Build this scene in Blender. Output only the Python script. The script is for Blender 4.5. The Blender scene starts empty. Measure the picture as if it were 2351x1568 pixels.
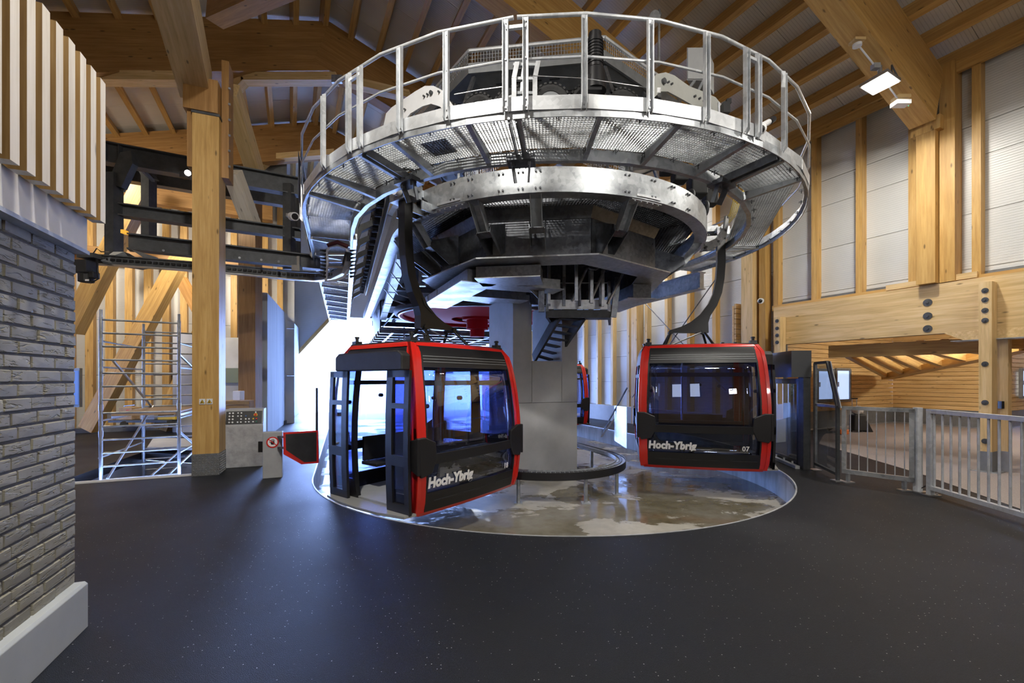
import bpy, math, random
from mathutils import Vector, Matrix
V = Vector
random.seed(7)
sc = bpy.context.scene
COL = sc.collection
PI = math.pi
# ------------------------------------------------------------------ camera
H = 1.5
cd = bpy.data.cameras.new('camera')
cam = bpy.data.objects.new('camera', cd); COL.objects.link(cam)
cd.sensor_width = 36.0; cd.lens = 36.0*1000/2351; cd.shift_y = 86/2351
cd.clip_start = 0.05; cd.clip_end = 600
cam.location = (0, 0, H); cam.rotation_euler = (PI/2, 0, 0)
sc.camera = cam
sc.view_settings.view_transform = 'Standard'; sc.view_settings.look = 'None'
sc.view_settings.gamma = 1.0; sc.view_settings.exposure = 0.35
sc.view_settings.use_curve_mapping = False
# ------------------------------------------------------------------ sky
w = bpy.data.worlds.new('sky'); sc.world = w; w.use_nodes = True
bg = w.node_tree.nodes['Background']
bg.inputs[0].default_value = (0.31, 0.47, 1.0, 1); bg.inputs[1].default_value = 27.0
# ------------------------------------------------------------------ hall lights (unseen floodlights: some inferred, the others added for fill)
def area(loc, target, sx, sy, power, col=(1, .93, .82), spread=180):
    l = bpy.data.lights.new('flood_light', 'AREA'); l.shape = 'RECTANGLE'; l.size = sx; l.size_y = sy
    l.energy = power; l.color = col; l.spread = math.radians(spread)
    o = bpy.data.objects.new('flood_light', l); COL.objects.link(o); o.location = loc
    o.rotation_euler = (V(target)-V(loc)).to_track_quat('-Z', 'Y').to_euler()
    return o
UNSEEN_FLOODS = [((3.6, 1.0, 6.2), (1.0, 6.0, 2.0), .7, .5, 100, (1, .95, .86), 150), ((-1.35, 2.1, 6.6), (-2.0, 2.5, 1.5), .3, .25, 260, (1, .95, .87)),
          ((-9.2, 8.6, 6.3), (-9.5, 13.0, 2.0), .7, .5, 210, (1, .89, .72)), ((-7.6, 10.9, 5.2), (-11.5, 13.5, 1.0), .5, .5, 110, (1, .89, .72)),
          ((10.2, 9.2, 2.95), (11.2, 11.5, .6), .5, .4, 75, (1, .92, .80)), ((12.8, 10.0, 2.95), (12.4, 11.5, .6), .5, .4, 75, (1, .92, .80)),
          ((3.4, 13.6, 6.6), (4.6, 12.6, 2.0), .5, .5, 130, (1, .97, .92)), ((7.2, 3.2, 6.0), (6.6, 4.6, 0), .5, .5, 70, (1, .95, .87)), ((4.6, -3.2, 3.4), (.6, 6.0, 4.4), .5, .4, 32, (1, .97, .93), 110)]
for f_ in UNSEEN_FLOODS: area(*f_)
# low winter sun from behind the hall onto the snow slope outside
sl_ = bpy.data.lights.new('sun', 'SUN'); sl_.energy = 4.0; sl_.angle = .01; sl_.color = (1, .97, .93)
so_ = bpy.data.objects.new('sun', sl_); COL.objects.link(so_); so_.rotation_euler = V((.35, .75, -.55)).to_track_quat('-Z', 'Y').to_euler()
# ------------------------------------------------------------------ mesh helpers
DX = V((1, 0, 0)); DY = V((0, 1, 0)); DZ = V((0, 0, 1))
def frame(p, q, up=DZ):
    d = (V(q)-V(p)); L = d.length; x = d/L
    up = V(up)
    if abs(x.dot(up.normalized())) > .999: up = DX if abs(x.x) < .9 else DY
    y = up.cross(x).normalized(); z = x.cross(y)
    return x, y, z, L
class MB:
    def __init__(s): s.v = []; s.f = []; s.m = []; s.cur = 0
    def mat(s, i): s.cur = i; return s
    def add(s, vs, fs):
        o = len(s.v); s.v += [tuple(a) for a in vs]
        for f in fs: s.f.append(tuple(i+o for i in f)); s.m.append(s.cur)
        return s
    BOXF = ((0, 3, 2, 1), (4, 5, 6, 7), (0, 1, 5, 4), (1, 2, 6, 5), (2, 3, 7, 6), (3, 0, 4, 7))
    def box(s, c, d, ax=(DX, DY, DZ)):
        c = V(c); a, b, e = (V(ax[i])*d[i]/2 for i in range(3))
        return s.add([c-a-b-e, c+a-b-e, c+a+b-e, c-a+b-e, c-a-b+e, c+a-b+e, c+a+b+e, c-a+b+e], s.BOXF)
    def bar(s, p, q, wd, ht, up=DZ):
        x, y, z, L = frame(p, q, up)
        return s.box((V(p)+V(q))/2, (L, wd, ht), (x, y, z))
    def cyl(s, p, q, r, n=12, r2=None, cap=True):
        x, y, z, L = frame(p, q); r2 = r if r2 is None else r2
        vs = []
        for c, rr in ((V(p), r), (V(q), r2)):
            for i in range(n):
                t = 2*PI*i/n; vs.append(c+y*rr*math.cos(t)+z*rr*math.sin(t))
        fs = [(i, (i+1) % n, n+(i+1) % n, n+i) for i in range(n)]
        if cap: fs += [tuple(range(n-1, -1, -1)), tuple(range(n, 2*n))]
        return s.add(vs, fs)
    def tube(s, pts, r, n=8, closed=False):
        pts = [V(p) for p in pts]; k = len(pts); vs = []; prev = None
        for i, p in enumerate(pts):
            a = pts[(i-1) % k] if (closed or i) else p; b = pts[(i+1) % k] if (closed or i < k-1) else p
            d = (b-a).normalized()
            ref = prev if prev is not None else (DZ if abs(d.z) < .95 else DX)
            y = (ref - d*ref.dot(d)); y = y.normalized() if y.length > 1e-6 else d.orthogonal().normalized()
            prev = y; z = d.cross(y)
            for j in range(n):
                t = 2*PI*j/n; vs.append(p+y*r*math.cos(t)+z*r*math.sin(t))
        fs = []
        for i in range(k if closed else k-1):
            for j in range(n):
                a = i*n+j; b = i*n+(j+1) % n; c = ((i+1) % k)*n+(j+1) % n; d_ = ((i+1) % k)*n+j
                fs.append((a, b, c, d_))
        if not closed: fs += [tuple(range(n-1, -1, -1)), tuple(range((k-1)*n, k*n))]
        return s.add(vs, fs)
    def prism(s, poly, vec):
        n = len(poly); vec = V(vec); a = [V(p) for p in poly]
        return s.add(a+[p+vec for p in a], [tuple(range(n-1, -1, -1)), tuple(range(n, 2*n))]+[(i, (i+1) % n, n+(i+1) % n, n+i) for i in range(n)])
    def torus(s, c, ax, R, r, n=24, m=8, sy=1.0):
        ax = V(ax).normalized(); a = ax.orthogonal().normalized(); b = ax.cross(a); vs = []
        for i in range(n):
            t = 2*PI*i/n; d = a*math.cos(t)+b*math.sin(t)
            for j in range(m):
                u_ = 2*PI*j/m; vs.append(V(c)+d*(R+r*math.cos(u_))+ax*r*sy*math.sin(u_))
        return s.add(vs, [(i*m+j, ((i+1) % n)*m+j, ((i+1) % n)*m+(j+1) % m, i*m+(j+1) % m) for i in range(n) for j in range(m)])
    def sphere(s, c, r, n=12, m=8):
        c = V(c); vs = [c+V((0, 0, r))]
        for i in range(1, m):
            t = PI*i/m
            for j in range(n): vs.append(c+V((r*math.sin(t)*math.cos(2*PI*j/n), r*math.sin(t)*math.sin(2*PI*j/n), r*math.cos(t))))
        vs.append(c-V((0, 0, r))); fs = [(0, 1+j, 1+(j+1) % n) for j in range(n)]
        for i in range(m-2):
            for j in range(n): fs.append((1+i*n+j, 1+(i+1)*n+j, 1+(i+1)*n+(j+1) % n, 1+i*n+(j+1) % n))
        L = len(vs)-1; o = 1+(m-2)*n
        fs += [(L, o+(j+1) % n, o+j) for j in range(n)]
        return s.add(vs, fs)
    def sweep(s, path, prof, closed=False):
        """path: 2D points; prof: closed list of (offset to the right of travel, z)."""
        k = len(path); P = [V((p[0], p[1])) for p in path]; m = len(prof); vs = []
        for i, p in enumerate(P):
            a = P[i-1] if (i or closed) else None; b = P[(i+1) % k] if (i < k-1 or closed) else None
            d1 = (p-a).normalized() if a is not None else (b-p).normalized(); d2 = (b-p).normalized() if b is not None else d1
            n1 = V((d1.y, -d1.x)); n2 = V((d2.y, -d2.x)); nn = (n1+n2).normalized(); nn = nn/max(.3, nn.dot(n1))
            for o, z in prof: vs.append((p.x+nn.x*o, p.y+nn.y*o, z))
        fs = []
        for i in range(k if closed else k-1):
            for j in range(m): fs.append((i*m+j, i*m+(j+1) % m, ((i+1) % k)*m+(j+1) % m, ((i+1) % k)*m+j))
        if not closed: fs += [tuple(range(m-1, -1, -1)), tuple(range((k-1)*m, k*m))]
        return s.add(vs, fs)
    def build(s, name, mats, parent=None, smooth=False, M=None, bevel=0):
        me = bpy.data.meshes.new(name)
        if M is not None:
            Mi = M.inverted(); vs = [tuple(Mi @ V(a)) for a in s.v]
        else: vs = s.v
        me.from_pydata(vs, [], s.f); me.update()
        mats = mats if isinstance(mats, (list, tuple)) else [mats]
        for m_ in mats: me.materials.append(m_)
        if len(mats) > 1: me.polygons.foreach_set('material_index', s.m)
        if smooth: me.polygons.foreach_set('use_smooth', [True]*len(me.polygons)); 
        if smooth == 2:
            try: me.set_sharp_from_angle(angle=math.radians(40))
            except Exception: pass
        o = bpy.data.objects.new(name, me); COL.objects.link(o)
        if M is not None: o.matrix_world = M; WM[o.name] = M.copy()
        if bevel:
            b = o.modifiers.new('bevel', 'BEVEL'); b.width = bevel; b.segments = 2; b.limit_method = 'ANGLE'
        if parent is not None: par(o, parent)
        return o
WM = {}
def par(o, p):
    o.parent = p
    if p.name in WM: o.matrix_parent_inverse = WM[p.name].inverted()
def tag(o, label=None, cat=None, group=None, kind=None):
    if label: o['label'] = label
    if cat: o['category'] = cat
    if group: o['group'] = group
    if kind: o['kind'] = kind
    return o
def thing(name, label, cat, loc=(0, 0, 0), group=None, M=None):
    o = bpy.data.objects.new(name, None); COL.objects.link(o); o.empty_display_size = .1
    M = M if M is not None else Matrix.Translation(V(loc))
    o.matrix_world = M; WM[o.name] = M.copy()
    return tag(o, label, cat, group)
def struct(o, label=None): 
    o['kind'] = 'structure'
    if label: o['label'] = label
    return o
BOXME = {}
def beam(name, p, q, wd, ht, mat, parent=None, up=DZ, bevel=0):
    """timber or bar as its own object, local X along its length (grain); box mesh"""
    x, y, z, L = frame(p, q, up)
    M = Matrix(((x.x, y.x, z.x, 0), (x.y, y.y, z.y, 0), (x.z, y.z, z.z, 0), (0, 0, 0, 1)))
    c = (V(p)+V(q))/2; M.translation = c
    key = (round(L, 3), round(wd, 3), round(ht, 3), mat.name)
    me = BOXME.get(key)
    if me is None:
        b = MB().box((0, 0, 0), (L, wd, ht)); me = bpy.data.meshes.new(name); me.from_pydata(b.v, [], b.f); me.materials.append(mat); BOXME[key] = me
    o = bpy.data.objects.new(name, me); COL.objects.link(o); o.matrix_world = M; WM[o.name] = M.copy()
    if bevel:
        bm_ = o.modifiers.new('bevel', 'BEVEL'); bm_.width = bevel; bm_.segments = 2
    if parent is not None: par(o, parent)
    return o
def panel(name, p, dirx, wd, ht, th, mat, parent=None, nrm=None):
    """upright sheet: p = bottom start corner, dirx horizontal; local X along it, Z up"""
    dx = V((dirx[0], dirx[1], 0)).normalized(); dy = DZ.cross(dx)
    M = Matrix(((dx.x, dy.x, 0, 0), (dx.y, dy.y, 0, 0), (0, 0, 1, 0), (0, 0, 0, 1))); M.translation = V(p)
    b = MB().box((wd/2, th/2, ht/2), (wd, th, ht))
    me = bpy.data.meshes.new(name); me.from_pydata(b.v, [], b.f); me.materials.append(mat)
    o = bpy.data.objects.new(name, me); COL.objects.link(o); o.matrix_world = M; WM[o.name] = M.copy()
    if parent is not None: par(o, parent)
    return o
def copy_tree(o, M=None, parent=None, label=None):
    c = o.copy(); COL.objects.link(c)
    if parent is not None: c.parent = parent
    for ch in KIDS(o): copy_tree(ch, None, c)
    if M is not None: c.matrix_world = M; WM[c.name] = M.copy()
    if label: c['label'] = label
    return c
def KIDS(o): return [x for x in bpy.data.objects if x.parent == o]
def rotz(a, loc=(0, 0, 0)): return Matrix.Translation(V(loc)) @ Matrix.Rotation(a, 4, 'Z')
# ------------------------------------------------------------------ frame of reference
def P(px, py, Y): return V(((px-1175.5)/1000*Y, Y, H+(870-py)/1000*Y))
def Fz(px, py, z=0.0):
    Y = (H-z)*1000/(py-870); return P(px, py, Y)
C2 = V((.6, 8.04)); R2 = V((-.36, .933)).normalized(); Q2 = V((R2.y, -R2.x))
U2 = V((-.452, .892)).normalized(); V2 = V((.892, .452)).normalized(); W2 = V((7.86, 7.32))
def W3(a, s=0., z=0.):      # building grid: a along the right wall, s into the hall, z up
    p = W2+U2*a-V2*s; return V((p.x, p.y, z))
def apx(px, s=0.):
    k = (px-1175.5)/1000; o = W2-V2*s; return (o.x-o.y*k)/(-U2.x+U2.y*k)
def S3(x, y, z):            # station grid: x right of the axis, y along the rope line away from camera
    p = C2+Q2*x+R2*y; return V((p.x, p.y, z))
def ring_pt(R, ang, z=0.):  # ang measured from -R2 (towards camera), positive to the right
    d = -R2*math.cos(ang)+Q2*math.sin(ang); p = C2+d*R; return V((p.x, p.y, z))
def ring_ang(px, R):        # angle on the near side of circle R seen at image column px
    k = (px-1175.5)/1000; d = V((k, 1)).normalized(); b = d.dot(C2); c = C2.length_squared-R*R
    t = b-math.sqrt(max(0, b*b-c)); p = d*t-C2
    return math.atan2(p.dot(Q2), -p.dot(R2))
def upath(R, Ll, Lr, n=48, a0=-PI/2, a1=PI/2):
    pts = []
    if Ll: pts.append(S3(-R, Ll, 0).xy)
    for i in range(n+1): pts.append(ring_pt(R, a0+(a1-a0)*i/n).xy)
    if Lr: pts.append(S3(R, Lr, 0).xy)
    return pts
# ------------------------------------------------------------------ materials
def nodes(name):
    m = bpy.data.materials.new(name); m.use_nodes = True; nt = m.node_tree
    return m, nt, nt.nodes['Principled BSDF']
def ramp(nt, fac, stops):
    r = nt.nodes.new('ShaderNodeValToRGB'); nt.links.new(fac, r.inputs[0])
    e = r.color_ramp.elements
    while len(e) < len(stops): e.new(.5)
    for i, (p, c) in enumerate(stops): e[i].position = p; e[i].color = (*c, 1) if len(c) == 3 else c
    return r.outputs[0]
def tex(nt, kind, scale, vec=None, **kw):
    n = nt.nodes.new('ShaderNodeTex'+kind)
    for k, v in kw.items():
        if k in n.inputs.keys(): n.inputs[k].default_value = v
        else: setattr(n, k, v)
    n.inputs['Scale'].default_value = scale
    if vec is not None: nt.links.new(vec, n.inputs['Vector'])
    return n
def coords(nt, scale=(1, 1, 1), out='Object', perobj=False):
    tc = nt.nodes.new('ShaderNodeTexCoord'); mp = nt.nodes.new('ShaderNodeMapping')
    nt.links.new(tc.outputs[out], mp.inputs[0]); mp.inputs['Scale'].default_value = scale
    if perobj:
        oi = nt.nodes.new('ShaderNodeObjectInfo'); mu = nt.nodes.new('ShaderNodeVectorMath'); mu.operation = 'SCALE'
        mu.inputs[0].default_value = (37.1, 19.7, 53.3); nt.links.new(oi.outputs['Random'], mu.inputs['Scale'])
        nt.links.new(mu.outputs[0], mp.inputs['Location'])
    return mp.outputs[0]
def mixc(nt, fac, a, b, mode='MIX'):
    m = nt.nodes.new('ShaderNodeMix'); m.data_type = 'RGBA'; m.blend_type = mode
    for sk, v in ((m.inputs[0], fac), (m.inputs[6], a), (m.inputs[7], b)):
        if hasattr(v, 'is_linked') or hasattr(v, 'links'): nt.links.new(v, sk)
        elif isinstance(v, (int, float)): sk.default_value = v
        else: sk.default_value = (*v, 1)
    return m.outputs[2]
def bump(nt, b, h, strength=.3, dist=.01, prev=None):
    n = nt.nodes.new('ShaderNodeBump'); n.inputs['Strength'].default_value = strength; n.inputs['Distance'].default_value = dist
    nt.links.new(h, n.inputs['Height']); nt.links.new(n.outputs[0], b.inputs['Normal'])
    if prev is not None: nt.links.new(prev, n.inputs['Normal'])
    return n.outputs[0]
def plain(name, col, rough=.5, metal=0., coat=0., emit=0., noise=0., nscale=8., bmp=0.):
    m, nt, b = nodes(name)
    b.inputs['Base Color'].default_value = (*col, 1); b.inputs['Roughness'].default_value = rough; b.inputs['Metallic'].default_value = metal
    if coat: b.inputs['Coat Weight'].default_value = coat; b.inputs['Coat Roughness'].default_value = .05
    if emit: b.inputs['Emission Color'].default_value = (*col, 1); b.inputs['Emission Strength'].default_value = emit
    if noise:
        t = tex(nt, 'Noise', nscale, coords(nt, perobj=True), Detail=5.0, Roughness=.65)
        lo = tuple(c*(1-noise) for c in col); hi = tuple(min(1, c*(1+noise)) for c in col)
        nt.links.new(ramp(nt, t.outputs[0], [(.3, lo), (.7, hi)]), b.inputs['Base Color'])
        if bmp: bump(nt, b, t.outputs[0], bmp)
    return m
def wood(name, lo, mid, hi, rough=.5):
    m, nt, b = nodes(name)
    c1 = coords(nt, (.55, 9, 9), perobj=True)
    g = tex(nt, 'Noise', 3.2, c1, Detail=6.0, Roughness=.6)
    col = ramp(nt, g.outputs[0], [(.3, lo), (.5, mid), (.72, hi)])
    lam = tex(nt, 'Noise', 1.0, coords(nt, (.25, 14, 14), perobj=True), Detail=0.0)
    col = mixc(nt, ramp(nt, lam.outputs[0], [(.42, (0, 0, 0)), (.58, (.35, .35, .35))]), col, lo)
    kn = tex(nt, 'Voronoi', 1.0, coords(nt, (2.3, 7, 7), perobj=True), feature='F1')
    kf = ramp(nt, kn.outputs['Distance'], [(.055, (.85, .85, .85)), (.13, (0, 0, 0))])
    col = mixc(nt, kf, col, tuple(c*.30 for c in lo))
    nt.links.new(col, b.inputs['Base Color']); b.inputs['Roughness'].default_value = rough
    bump(nt, b, g.outputs[0], .08, .004)
    return m
def steel(name, lo, hi, rough=.42, metal=.75, scale=22):
    m, nt, b = nodes(name); c = coords(nt, perobj=True)
    vo = tex(nt, 'Voronoi', scale, c, feature='F1'); ns = tex(nt, 'Noise', 3.0, c, Detail=4.0)
    f = nt.nodes.new('ShaderNodeMath'); f.operation = 'MULTIPLY_ADD'
    nt.links.new(vo.outputs['Color'], f.inputs[0]); f.inputs[1].default_value = .45; 
    nt.links.new(ns.outputs[0], f.inputs[2])
    nt.links.new(ramp(nt, f.outputs[0], [(.35, lo), (.95, hi)]), b.inputs['Base Color'])
    b.inputs['Metallic'].default_value = metal
    nt.links.new(ramp(nt, ns.outputs[0], [(.3, (rough-.08,)*3), (.7, (rough+.12,)*3)]), b.inputs['Roughness'])
    return m
def ribbed(name, col, axis, period, rough=.45, depth=.5, metal=0.):
    m, nt, b = nodes(name); tc = nt.nodes.new('ShaderNodeTexCoord'); sx = nt.nodes.new('ShaderNodeSeparateXYZ')
    nt.links.new(tc.outputs['Object'], sx.inputs[0])
    def mth(op, a, c=None):
        n = nt.nodes.new('ShaderNodeMath'); n.operation = op; nt.links.new(a, n.inputs[0])
        if c is not None: n.inputs[1].default_value = c
        return n.outputs[0]
    t = mth('MULTIPLY', sx.outputs[axis], 1/period); fr = mth('FRACT', t)
    r = ramp(nt, fr, [(0, (0, 0, 0)), (.12, (1, 1, 1)), (.88, (1, 1, 1)), (1, (0, 0, 0))])
    bump(nt, b, r, depth, period*.12)
    ns = tex(nt, 'Noise', 2.0, coords(nt, perobj=True), Detail=3.0)
    base = ramp(nt, ns.outputs[0], [(.3, tuple(c*.93 for c in col)), (.7, col)])
    nt.links.new(mixc(nt, mth('MULTIPLY', mth('SUBTRACT', r, 1.0), -.35), base, tuple(c*.35 for c in col)), b.inputs['Base Color'])
    b.inputs['Roughness'].default_value = rough; b.inputs['Metallic'].default_value = metal
    return m
def glass(name, tint, refl=.10, rough=.0):
    m = bpy.data.materials.new(name); m.use_nodes = True; nt = m.node_tree; nt.nodes.clear()
    out = nt.nodes.new('ShaderNodeOutputMaterial'); mx = nt.nodes.new('ShaderNodeMixShader'); tr = nt.nodes.new('ShaderNodeBsdfTransparent'); gl = nt.nodes.new('ShaderNodeBsdfGlossy')
    lw = nt.nodes.new('ShaderNodeLayerWeight'); lw.inputs[0].default_value = .25
    mr = nt.nodes.new('ShaderNodeMapRange'); nt.links.new(lw.outputs['Facing'], mr.inputs[0]); mr.inputs['To Min'].default_value = refl*.6; mr.inputs['To Max'].default_value = min(1, refl*5)
    tr.inputs[0].default_value = (*tint, 1); gl.inputs['Roughness'].default_value = rough; gl.inputs[0].default_value = (.95, .97, 1, 1)
    nt.links.new(mr.outputs[0], mx.inputs[0]); nt.links.new(tr.outputs[0], mx.inputs[1]); nt.links.new(gl.outputs[0], mx.inputs[2]); nt.links.new(mx.outputs[0], out.inputs[0])
    return m
def concrete(name, lo, hi, rough=.8, scale=1.5, pits=True, streak=None):
    m, nt, b = nodes(name); c = coords(nt, streak or (1, 1, 1), perobj=True)
    n1 = tex(nt, 'Noise', scale, c, Detail=7.0, Roughness=.6); col = ramp(nt, n1.outputs[0], [(.3, lo), (.7, hi)])
    if pits:
        vo = tex(nt, 'Voronoi', 14.0, coords(nt, perobj=True)); pf = ramp(nt, vo.outputs['Distance'], [(.03, (1, 1, 1)), (.07, (0, 0, 0))])
        sp = tex(nt, 'Noise', 5.0, coords(nt, perobj=True)); pf = mixc(nt, 1.0, pf, ramp(nt, sp.outputs[0], [(.55, (0, 0, 0)), (.62, (1, 1, 1))]), 'MULTIPLY')
        col = mixc(nt, pf, col, tuple(a*.4 for a in lo))
    nt.links.new(col, b.inputs['Base Color']); b.inputs['Roughness'].default_value = rough
    n2 = tex(nt, 'Noise', 40.0, coords(nt)); bump(nt, b, n2.outputs[0], .12, .003)
    return m
M = {}
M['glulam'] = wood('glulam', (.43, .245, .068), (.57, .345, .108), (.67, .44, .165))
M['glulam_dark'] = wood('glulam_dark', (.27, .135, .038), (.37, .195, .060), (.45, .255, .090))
M['spruce'] = wood('spruce', (.51, .345, .145), (.67, .47, .22), (.75, .57, .31))
M['plank'] = wood('plank', (.46, .28, .10), (.62, .405, .165), (.72, .50, .25))
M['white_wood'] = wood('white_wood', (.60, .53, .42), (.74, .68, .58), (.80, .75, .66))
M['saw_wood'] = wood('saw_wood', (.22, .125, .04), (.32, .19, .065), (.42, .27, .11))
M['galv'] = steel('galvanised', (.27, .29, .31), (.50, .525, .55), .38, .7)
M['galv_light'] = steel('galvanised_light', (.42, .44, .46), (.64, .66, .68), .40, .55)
M['galv_fence'] = steel('galvanised_fence', (.46, .49, .53), (.66, .69, .74), .42, .25)  # bluish steel tint, with the blue daylight on the bars put into the colour
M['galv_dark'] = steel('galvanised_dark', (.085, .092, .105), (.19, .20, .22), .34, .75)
M['dark_steel'] = plain('dark_steel', (.075, .079, .085), .55, .3, noise=.25)
M['steel_grey'] = plain('steel_grey', (.20, .21, .22), .5, .4, noise=.15)
M['alu'] = plain('aluminium', (.55, .56, .58), .35, .85, noise=.12)
M['black'] = plain('black_plastic', (.012, .012, .014), .38)
M['black_mat'] = plain('black_matt', (.017, .017, .018), .6, noise=.3)
M['hanger'] = plain('hanger_black', (.011, .0105, .010), .36, noise=.15)
M['rubber'] = plain('rubber', (.025, .025, .026), .75, noise=.25, nscale=30)
M['red'] = plain('red_paint', (.62, .018, .012), .28, 0, .6)
M['orange_red'] = plain('bullwheel_red', (.40, .010, .016), .7)
M['orange_red'].node_tree.nodes['Principled BSDF'].inputs['Specular IOR Level'].default_value = .08
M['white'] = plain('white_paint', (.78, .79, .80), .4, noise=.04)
M['grey_paint'] = plain('grey_paint', (.33, .34, .345), .5, noise=.06)
M['yellow'] = plain('yellow_cable', (.75, .58, .04), .5)
M['orange'] = plain('orange_plastic', (.75, .18, .03), .5)
M['green'] = plain('sign_green', (.01, .16, .09), .5)
M['blue'] = plain('blue_paint', (.03, .10, .30), .5)
M['card'] = plain('cardboard', (.42, .29, .17), .8, noise=.15)
M['cloth'] = plain('grey_cover', (.36, .36, .355), .85, noise=.22, nscale=9, bmp=.3)
M['brick'] = None
M['tint'] = glass('tinted_glass', (.50, .55, .72), .11)
M['clear'] = glass('clear_glass', (.80, .84, .88), .09)
M['lamp'] = plain('lamp_panel', (1, .97, .92), .5, emit=14)
M['led'] = plain('led_strip', (.9, .95, 1), .5, emit=20)
M['beacon'] = plain('amber_lens', (.9, .45, .05), .3, emit=.6)
M['lettering'] = plain('white_lettering', (.80, .80, .80), .5)
M['cladding'] = plain('painted_board', (.66, .63, .57), .6, noise=.05)
M['header_grey'] = plain('dark_grey_sheet', (.085, .09, .10), .35, .3)
M['arch_shaded'] = plain('shaded_plate', (.40, .41, .385), .45, noise=.06)  # white plate darkened: its shade is put into the colour
M['shutter'] = ribbed('shutter_panel', (.66, .67, .665), 2, .042, .38, .55)
M['roofsheet'] = ribbed('roof_sheet', (.80, .775, .71), 1, .05, .5, .35)
M['concrete'] = concrete('concrete', (.38, .385, .39), (.50, .505, .51))
M['plinth'] = concrete('plinth_concrete', (.36, .385, .40), (.44, .465, .475))
M['board_concrete'] = concrete('board_marked_concrete', (.33, .37, .42), (.50, .55, .60), .75, 1.2, False, (9, 9, .35))
M['pit_wall'] = concrete('pit_wall_concrete', (.24, .27, .30), (.52, .57, .62), .7, 1.6, True, (3, 3, .6))
M['mortar'] = plain('mortar', (.075, .072, .068), .9, noise=.2, nscale=30)
# ================================================================== SETTING
from mathutils.geometry import tessellate_polygon
def dark_floor():
    m, nt, b = nodes('asphalt_floor'); c = coords(nt)
    n1 = tex(nt, 'Noise', 220.0, c, Detail=3.0); n2 = tex(nt, 'Noise', .7, c, Detail=4.0); vo = tex(nt, 'Voronoi', 34.0, c)
    base = ramp(nt, n1.outputs[0], [(.35, (.0035, .0045, .0068)), (.58, (.0095, .0118, .017)), (.72, (.036, .044, .060)), (.85, (.14, .16, .19))])
    base = mixc(nt, ramp(nt, n2.outputs[0], [(.4, (0, 0, 0)), (.7, (.4, .4, .4))]), base, (.015, .015, .016))
    sp = ramp(nt, vo.outputs['Distance'], [(.07, (1, 1, 1)), (.13, (0, 0, 0))])
    sel = tex(nt, 'WhiteNoise', 1.0) if False else None
    rn = ramp(nt, vo.outputs['Color'], [(.56, (0, 0, 0)), (.60, (1, 1, 1))])
    nt.links.new(mixc(nt, mixc(nt, 1.0, sp, rn, 'MULTIPLY'), base, (.52, .52, .50)), b.inputs['Base Color'])
    nt.links.new(ramp(nt, n2.outputs[0], [(.3, (.36,)*3), (.7, (.48,)*3)]), b.inputs['Roughness'])
    b.inputs['Specular IOR Level'].default_value = .26
    bump(nt, b, n1.outputs[0], .75, .006)
    return m
M['floor'] = dark_floor()
M['room_floor'] = plain('granulate_floor', (.30, .255, .235), .8, noise=.28, nscale=70, bmp=.3)
def wet_floor():
    m, nt, b = nodes('wet_pit_floor'); c = coords(nt)
    n1 = tex(nt, 'Noise', .62, coords(nt, (1.0, 1.6, 1)), Detail=7.0, Roughness=.62, Distortion=.35); n2 = tex(nt, 'Noise', 5.0, c, Detail=7.0, Roughness=.65); n4 = tex(nt, 'Noise', 1.7, c, Detail=4.0)
    wet = ramp(nt, n1.outputs[0], [(.515, (1, 1, 1)), (.545, (0, 0, 0))])
    dry = ramp(nt, n2.outputs[0], [(.3, (.33, .31, .26)), (.7, (.46, .44, .38))])
    wetc = mixc(nt, ramp(nt, n4.outputs[0], [(.35, (0, 0, 0)), (.65, (1, 1, 1))]), ramp(nt, n2.outputs[0], [(.3, (.10, .085, .05)), (.7, (.17, .145, .09))]), ramp(nt, n2.outputs[0], [(.3, (.17, .155, .12)), (.7, (.25, .235, .19))]))
    nt.links.new(mixc(nt, wet, dry, wetc), b.inputs['Base Color'])
    nt.links.new(ramp(nt, n1.outputs[0], [(.50, (.09,)*3), (.56, (.5,)*3)]), b.inputs['Roughness'])
    b.inputs['Specular IOR Level'].default_value = .6
    n3 = tex(nt, 'Noise', 3.5, c, Detail=3.0); bump(nt, b, n3.outputs[0], .10, .02)
    return m
M['pit_floor'] = wet_floor()
def poly_obj(name, loops, z, mat, down=False):
    t = tessellate_polygon([[V((p[0], p[1], 0)) for p in L] for L in loops])
    vs = [(p[0], p[1], z) for L in loops for p in L]
    fs = []
    for a, b, c in t:
        n = (V(vs[b])-V(vs[a])).cross(V(vs[c])-V(vs[a])).z
        fs.append((a, b, c) if (n > 0) != down else (a, c, b))
    mb = MB(); mb.add(vs, fs); return mb.build(name, mat)
PR = 3.885; PEND = 14.0
upit = upath(PR, PEND, PEND, 64)
outer = [S3(-26, PEND, 0).xy] + upit + [S3(24, PEND, 0).xy, V((24, -4.5)), V((-24, -4.5))]
hole = [Fz(113, 1115).xy, Fz(446, 1091).xy, Fz(474, 1047).xy, Fz(326, 1038).xy]
struct(poly_obj('floor', [outer, hole], 0, M['floor']), 'speckled black asphalt floor of the boarding platform')
PZ = -.43
struct(poly_obj('floor', [upath(PR+.02, PEND+.5, PEND+.5, 48)], PZ, M['pit_floor']), 'wet stained concrete floor of the sunken cabin pit')
mb = MB().sweep(upit, [(0, -.012), (.2, -.012), (.2, PZ), (0, PZ)]); struct(mb.build('wall_pit', M['pit_wall']), 'curved board marked concrete side of the pit')
mb = MB().sweep(upath(PR, PEND, PEND, 64), [(-.0, .004), (.018, .004), (.018, -.06), (0, -.06)]); struct(mb.build('trim_1', M['galv_light']), 'thin steel edging around the pit rim')
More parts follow.
